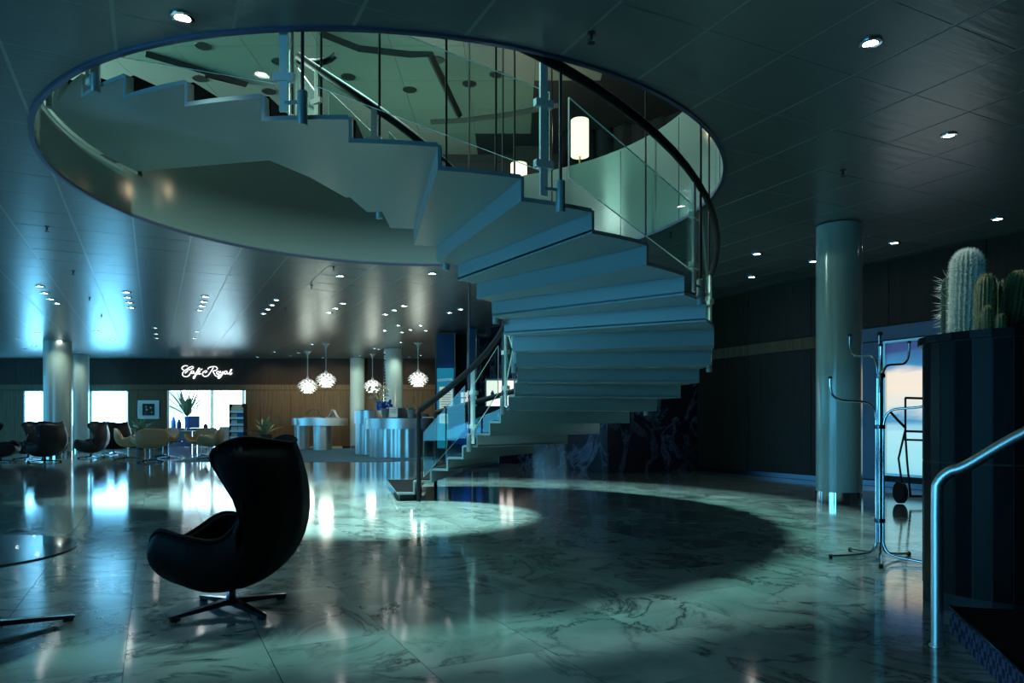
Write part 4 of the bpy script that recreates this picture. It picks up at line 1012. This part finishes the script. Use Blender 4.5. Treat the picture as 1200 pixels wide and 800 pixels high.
for x_, lab in ((196, 'white cup at the left end of the serving table'), (207, 'glass at the middle of the serving table'), (218, 'glass at the right end of the serving table')):
    b = MB(); b.lathe([(.03, 0), (.05, .03), (.06, .12), (.05, .12), (.03, .02), (0, .02)], 14, (dk(x_, 31.7) , 31.65, .76)); tag(b.build('cup', M['paper'], smooth=True), lab, 'cup', 'cups on the serving table')
area('cafe_fill_light', ((ca + cb) / 2, 34.5, 3.7), ((ca + cb) / 2, 34.5, 0), 3.5, 5.0, 600, (.86, .97, 1.0))  # added fill to whiten the cafe interior, without a fitting
# magazine stand
MSX, MSY = dk(278, 30.2), 30.2
e = empty('magazine_stand', (MSX, MSY, 0), 0, 'tall magazine stand filled with papers at the right of the cafe doorway', 'magazine stand')
b = MB(); b.box((-.30, .1, .95), (.03, .36, 1.9)); b.build('side', M['black'], e); b = MB(); b.box((.30, .1, .95), (.03, .36, 1.9)); b.build('side', M['black'], e)
b = MB(); b.box((0, .26, .95), (.6, .02, 1.9)); b.build('back', M['black'], e)
cols = [M['paper'], M['pot'], M['cream'], M['blue'], M['paper'], M['steel']]
for k in range(6):
    z = .18 + k * .27; b = MB(); b.box((0, .08, z), (.57, .34, .02)); sh = b.build('shelf', M['steel'], e)
    b = MB(); b.box((0, -.07, z + .05), (.57, .012, .06)); b.build('lip', M['steel'], sh)
for k in range(6):
    for j in range(2):
        z = .19 + k * .27; o = MB(); o.box((0, 0, .105), (.25, .02, .21), M=Matrix.Rotation(R(-14), 3, 'X')); q = o.build('magazine', cols[(k * 2 + j) % 6]); q.location = (MSX - .14 + .28 * j, MSY + .02, z + .002)
        tag(q, ('left' if j == 0 else 'right') + ' magazine on the %s shelf of the magazine stand' % ('bottom', 'second', 'third', 'fourth', 'fifth', 'top')[k], 'magazine', 'magazines in the stand')
b = MB(); b.box((0, -.01, 1.75), (.4, .02, .26)); b.build('header', M['flower'], e)
e = empty('cafe_counter', (dk(270, 32.2), 32.2, 0), 0, 'pale low cabinet just inside the doorway, beside the magazine stand', 'cabinet')
b = MB(); b.box((0, 0, .45), (.8, .5, .9)); b.build('body', M['cream'], e); b = MB(); b.box((0, 0, .915), (.86, .56, .03)); b.build('top', M['steel'], e)

# ------------------------------------------------------------------ shop behind the foot of the stairs: glass pillars, display window
def pillar(x0, x1, Yd, label, grad=True):
    a, c = dk(x0, Yd), dk(x1, Yd); e = empty('display_pillar', ((a + c) / 2, Yd + .35, 0), 0, label, 'display case'); w = c - a
    b = MB(); b.box((0, 0, .15), (w, .7, .3)); b.build('base', M['black'], e)
    b = MB(); b.box((0, .02, 2.05), (w - .06, .6, 3.5)); b.build('back_panel', M['pillar'], e)
    for sx_ in (-1, 1):
        b = MB(); b.box((sx_ * (w / 2 - .015), -.335, 2.06), (.03, .03, 3.52)); b.build('edge_profile', M['chrome'], e)
    b = MB(); b.box((0, -.345, 2.06), (w - .06, .008, 3.5)); b.build('glass_front', M['glass'], e)
    b = MB(); b.box((w / 2 + .004, 0, 2.06), (.008, .64, 3.5)); b.build('glass_side', M['glass_dark'], e)
    return e, w
m = mat('pillar_blue', (.03, .08, .30), .35); M['pillar'] = m; M['poster'] = emis('lit_poster', (.02, .36, .62), .55); M['poster_paper'] = emis('lit_paper', (.8, .86, .86), .75)
e, w = pillar(510, 533.5, 21.6, 'blue lit glass display pillar with a cocktail poster, left of the staircase')
zt_ = at(0, 431, 21.6).z; zb_ = .34
b = MB(); b.box((0, -.30, (zt_ + zb_) / 2), (w - .10, .02, zt_ - zb_)); po = b.build('poster', M['poster'], e)
z1_ = at(0, 453, 21.6).z; b = MB(); b.box((.02, -.315, z1_ - .55), (w * .66, .012, 1.1)); pp = b.build('price_list', M['poster_paper'], e)
for k in range(14):
    b = MB(); b.box((.02, -.323, z1_ - .10 - k * .07), (w * .54 * (1 - .2 * (k % 3 == 1)), .003, .016)); b.build('text_line', M['pot_dark'], pp)
tx = bpy.data.curves.new('title', 'FONT'); tx.body = 'COCKTAIL'; tx.size = .095; tx.align_x = 'CENTER'; tx.extrude = .002
to = bpy.data.objects.new('title', tx); COL.objects.link(to); bpy.context.view_layer.update()
dg = bpy.context.evaluated_depsgraph_get(); tm = bpy.data.meshes.new_from_object(to.evaluated_get(dg)); bpy.data.objects.remove(to)
tm.materials.clear(); tm.materials.append(M['poster_paper']); to = bpy.data.objects.new('title', tm); COL.objects.link(to); to.parent = e; to.rotation_euler = (R(90), R(-4), 0); to.location = (0, -.315, at(0, 446, 21.6).z)
e, w = pillar(547, 558.5, 20.6, 'narrow glass display pillar with blue goods right of the poster pillar')
for k, (mt, hh) in enumerate((('paper', .3), ('blue', .22), ('steel', .3), ('cream', .2), ('blue', .3))):
    b = MB(); b.box((0, -.31, .75 + k * .42 + hh / 2), (w * .6, .04, hh)); b.build('packet', M[mt], e)
    b = MB(); b.box((0, -.31, .74 + k * .42), (w - .08, .05, .012)); b.build('shelf', M['steel'], e)
wall_box('wall_shop_left', dk(533.5, 22.6), dk(547, 22.6), 22.3, 22.6, 0, HC, M['black'], 'black wall strip between the two glass pillars')
wall_box('wall_shop_back', dk(556, 24.6), 1.6, 24.2, 24.4, 0, HC, M['violet'], 'dark violet back wall of the shop behind the stairs')
# display window with clothes
DX0, DX1, DY = dk(522, 17.6), dk(585, 17.6), 17.6
e = empty('display_case', ((DX0 + DX1) / 2, DY, 0), 0, 'low glass display case with blue garments behind the foot of the stairs', 'display case'); w = DX1 - DX0
b = MB(); b.box((0, .35, .06), (w, .8, .12)); b.build('plinth', M['black'], e)
b = MB(); b.box((0, .35, 1.42), (w + .06, .84, .18)); b.build('top_rail', M['black'], e)
b = MB(); b.box((0, -.04, .72), (w, .01, 1.22)); b.build('glass_front', M['glass'], e)
b = MB(); b.box((0, .74, .72), (w, .02, 1.22)); b.build('back_panel', M['navy'], e)
for sx_ in (-1, 0, 1):
    b = MB(); b.box((sx_ * (w / 2 - .015), -.03, .72), (.03, .03, 1.24)); b.build('edge_profile', M['steel'], e)
rg = random.Random(5); CX = (DX0 + DX1) / 2
def cloth(name, x, y, z, wd, hg, mt, lab, sd):
    P = []; r2 = random.Random(sd)
    for i in range(7):
        t = i / 6; row = []
        for k in range(28):
            a = 2 * PI * k / 28; f_ = (.75 + .35 * t) * (1 + .10 * math.sin(5 * a + sd)); row.append(Vector((wd / 2 * f_ * math.cos(a), .09 * f_ * math.sin(a), hg * (1 - t))))
        P.append(row)
    b = MB(); b.grid(P, cv=True); b.f.append(tuple(range(28))); b.f.append(tuple(6 * 28 + k for k in range(28)))
    o = b.build(name, M[mt], smooth=True, ang=60); o.location = (x, y, z); return tag(o, lab, 'garment', 'garments in the display case')
cloth('garment', CX - .30, DY + .40, .122, .52, .95, 'blue', 'bright blue garment on a stand, centre of the display case', 1)
cloth('garment', CX + .20, DY + .34, .122, .26, .85, 'blue', 'slim bright blue garment right of centre in the display case', 2)
cloth('garment', CX - .44, DY + .16, .122, .44, .45, 'navy', 'folded navy garment at the front of the display case', 3)
cloth('garment', CX + .51, DY + .40, .122, .24, 1.0, 'cream', 'pale garment at the right end of the display case', 4)
cloth('garment', CX + .03, DY + .14, .122, .26, .38, 'purple', 'small violet folded garment at the front of the display case', 5)
spot('display_case_lamp', (CX, DY + .1, 1.32), (CX, DY + .45, 0), 18, (.25, .6, 1.0), 130, .8, .06)
area('shop_fill_light', (dk(585, 22.5), 22.5, HC - .05), (dk(585, 22.5), 22.9, 0), 1.2, 1.2, 45, (.45, .5, 1.0))  # added violet fill so the shop back wall shows
spot('display_pillar_lamp', (dk(521, 21.3), 21.0, 3.4), (dk(521, 21.3), 21.7, 1.0), 25, (.25, .55, 1.0), 70, .8, .06)
# lit white wall case with small goods
e = empty('wall_showcase', (dk(590, 19.5), 19.5, .9), 0, 'brightly lit white wall showcase with small goods behind the stair post', 'display case')
w_, h_ = 40 * 19.5 / F, 1.35; M['case_glow'] = emis('showcase_glow', (1.0, .90, .82), 1.3)
b = MB(); b.box((0, .2, h_ / 2), (w_, .04, h_)); b.build('lit_back', M['case_glow'], e)
for (c, s) in (((0, .08, -.02), (w_ + .06, .30, .04)), ((0, .08, h_ + .02), (w_ + .06, .30, .04)), ((-w_ / 2 - .015, .08, h_ / 2), (.03, .30, h_)), ((w_ / 2 + .015, .08, h_ / 2), (.03, .30, h_))):
    b = MB(); b.box(c, s); b.build('frame', M['paper'], e)
b = MB(); b.box((0, .1, -.47), (w_ * .9, .25, .86)); b.build('base_cabinet', M['navy'], e)
for k, z in enumerate((.42, .86)):
    b = MB(); b.box((0, .08, z), (w_, .2, .015)); sh = b.build('shelf', M['glass'], e)
for k, (x_, z_, mt) in enumerate(((-.25, .44, 'pot'), (-.1, .44, 'red'), (.12, .44, 'navy'), (.3, .44, 'blue'), (-.3, .88, 'blue'), (-.02, .88, 'pot'), (.22, .88, 'navy'), (-.2, .0, 'navy'), (.05, .0, 'blue'), (.28, .0, 'red'))):
    b = MB(); b.lathe([(.04, 0), (.05, .02), (.05, .10 + .03 * (k % 3)), (.02, .15 + .03 * (k % 3)), (.02, .17 + .03 * (k % 3))], 12); o = b.build('goods', M[mt], e, smooth=True); o.location = (x_, .06, z_)
# magazine wall rack
e = empty('postcard_rack', (dk(548, 19.2), 19.2, 0), 0, 'postcard rack with rows of white cards between pillar and showcase', 'rack')
b = MB(); b.tube([(0, .03, 0), (0, .03, 1.95)], .02, 8); b.build('pole', M['chrome'], e); b = MB(); b.lathe([(.2, 0), (.2, .02), (.03, .04)], 16, (0, .03, 0)); b.build('foot', M['black'], e)
for r_ in range(5):
    for c_ in range(4):
        b = MB(); b.box((-.14 + c_ * .095, -.02, 1.15 + r_ * .16 + .06), (.08, .012, .13), M=Matrix.Rotation(R(-10), 3, 'X')); b.build('card', M['poster_paper'] if r_ > 1 else M['blue'], e)
    b = MB(); b.box((0, .005, 1.15 + r_ * .16), (.42, .05, .012)); b.build('shelf', M['black'], e)

# ------------------------------------------------------------------ upper floor seen through the opening
def ucyl(x, y0, y1, Yd, wpx, lab):
    a = at(x, y1, Yd); h_ = (y1 - y0) * Yd / F; r_ = wpx / 2 * Yd / F
    e = empty('floor_lamp', (a.x, a.y, ZU), 0, lab, 'lamp', 'glowing cylinder lamps on the upper floor')
    b = MB(); b.lathe([(r_, a.z - ZU), (r_, a.z - ZU + h_), (r_ - .02, a.z - ZU + h_)], 28, caps=True); b.build('lamp_shade', M['shade'], e, smooth=True, ang=40)
    b = MB(); b.tube([(0, 0, .02), (0, 0, a.z - ZU + .02)], .02, 10); b.build('pole', M['gold'], e, smooth=True)
    b = MB(); b.lathe([(.18, 0), (.18, .02), (.03, .035)], 24); b.build('base', M['gold'], e, smooth=True)
    point('upper_lamp_light', (a.x, a.y - .5, a.z + h_ / 2), 14, (1.0, .8, .5), .15)
ucyl(679.5, 141, 183, 13.2, 21, 'glowing cylinder lamp shade on the upper floor, the taller shining one')
ucyl(608, 192, 215, 14.6, 19, 'glowing cylinder lamp on the upper floor, half hidden by the stair')
b = MB(); b.box((-2.0, 14.3, ZU + .19), (3.2, .7, .38)); tag(b.build('fill_trough', M['steel']), 'added steel trough below the fill light on the upper floor', 'lamp')  # box added as a fixture under the ceiling fill light
# dark drapes and cabinets behind the parapet
wall_box('wall_upper_screen', dk(602, 15.6), dk(645, 15.6), 15.6, 15.7, ZU, 7.1, M['dark'], 'dark curtain panel on the upper floor')
b = MB()
P = []
for i in range(41):
    t = i / 40; P.append([Vector((dk(655, 16) + 5.2 * t, 16.0 + .06 * math.sin(t * 90) - 4.5 * t * t, z)) for z in (ZU + .002, HU - .03)])
b.grid(P); o = b.build('curtain', M['dark'], smooth=True, ang=180); md = o.modifiers.new('thickness', 'SOLIDIFY'); md.thickness = .02; tag(o, 'long dark curtain behind the lamp on the upper floor', 'curtain')
b = MB(); b.box((dk(702, 14.8), 14.8, ZU + .75), (.40, .4, 1.5)); e = None; tag(b.build('pedestal', M['green']), 'dull green pedestal beside the glowing upper lamp', 'pedestal')
# unlit ceiling spots and dark lines drawn as reflections in the upper ceiling
us = empty('ceiling_speaker', (0, 0, 0), 0, 'x', 'speaker')
b = MB(); b.lathe([(.11, 0), (.13, -.002), (.14, .008)], 24, caps=False); b.build('ring', M['lamp_off'], us, smooth=True); b = MB(); b.lathe([(0, .004), (.115, .004), (.115, .0), (0, 0)], 24, caps=False); b.build('grille', M['lamp_off'], us)
for n_, (x, y) in enumerate(sorted([(238, 54), (327, 72), (315, 107), (234, 92), (408, 90), (550, 98), (582, 87), (512, 70), (480, 105)])):
    p = ce(x, y, HU - .02); o = us if n_ == 0 else copy_tree(us); o.location = (p.x, p.y, HU - .03); tag(o, ('leftmost', 'second from left', 'third from left', 'fourth from left', 'fifth from left', 'sixth from left', 'seventh from left', 'eighth from left', 'rightmost')[n_] + ' round dark unlit fitting in the upper ceiling', None, 'unlit round fittings in the upper ceiling')
def reflection_line(ps, lab):
    b = MB(); b.tube([ce(x, y, HU - .03) for x, y in ps], .07, 4); tag(b.build('ceiling_reflection', M['black']), lab, 'painted reflection')  # dark tubes stand in for rail reflections in the ceiling
reflection_line([(375, 38), (420, 56), (480, 63), (503, 62), (538, 135)], 'dark bent reflection drawn on the upper ceiling above the upper stair flight')
reflection_line([(505, 142), (545, 140), (600, 133), (655, 122)], 'dark straight reflection drawn on the upper ceiling left of the stair post')
reflection_line([(170, 62), (225, 78), (288, 98), (240, 86)], 'dark pointed reflection drawn on the upper ceiling at the left')

# ------------------------------------------------------------------ beams of the lamps, plus added foreground fill
warm = (1.0, .92, .62)
for i, p in enumerate(sp_pos[:10]):
    pw, an = [(85, 100), (7, 55), (6, 55), (14, 70), (14, 70), (10, 70), (10, 70), (10, 70), (25, 90), (25, 90)][i]
    spot('downlight_beam', (p.x, p.y, HC - .03), (p.x, p.y, 0), pw, (.66, 1.0, .90), an, .9, .06)
for (x, pw) in ((305, 60), (345, 80), (385, 80), (475, 60)):
    X = (x - 600) * 29.7 / F; spot('wall_washer_beam', (X, 29.7, HC - .03), (X, 31.0, 1.1), pw, warm, 120, .9, .06)
for (x, Yc, pw) in ((68, 24.4, 60), (91, 29.3, 50), (419, 30.7, 60), (461, 27.0, 70)):
    X = (x - 600) * (Yc - .8) / F; spot('column_washer_beam', (X + .2, Yc - .95, HC - .03), ((x - 600) * Yc / F, Yc - .3, 2.0), pw, (.8, 1.0, .85), 90, .9, .05)
for (x, y, pw) in ((470, 385, 150), (400, 390, 150), (120, 385, 120), (200, 385, 120), (20, 380, 120)):
    p = ce(x, y); spot('downlight_beam', (p.x, p.y, HC - .03), (p.x, p.y, 0), pw, (.70, 1.0, .92), 95, .9, .06)
for X, Y_, pw in ((-3.2, 2.2, 45), (0.4, 1.6, 40)):
    spot('downlight_beam', (X, Y_, HC - .03), (X, Y_, 0), pw, (.66, 1.0, .90), 105, .9, .06)  # added fill over the foreground floor, no fittings here
spot('cactus_spot', (0.9, 5.2, HC - .05), (2.95, 4.35, 1.95), 260, (.9, 1.0, .88), 22, .5, .04)
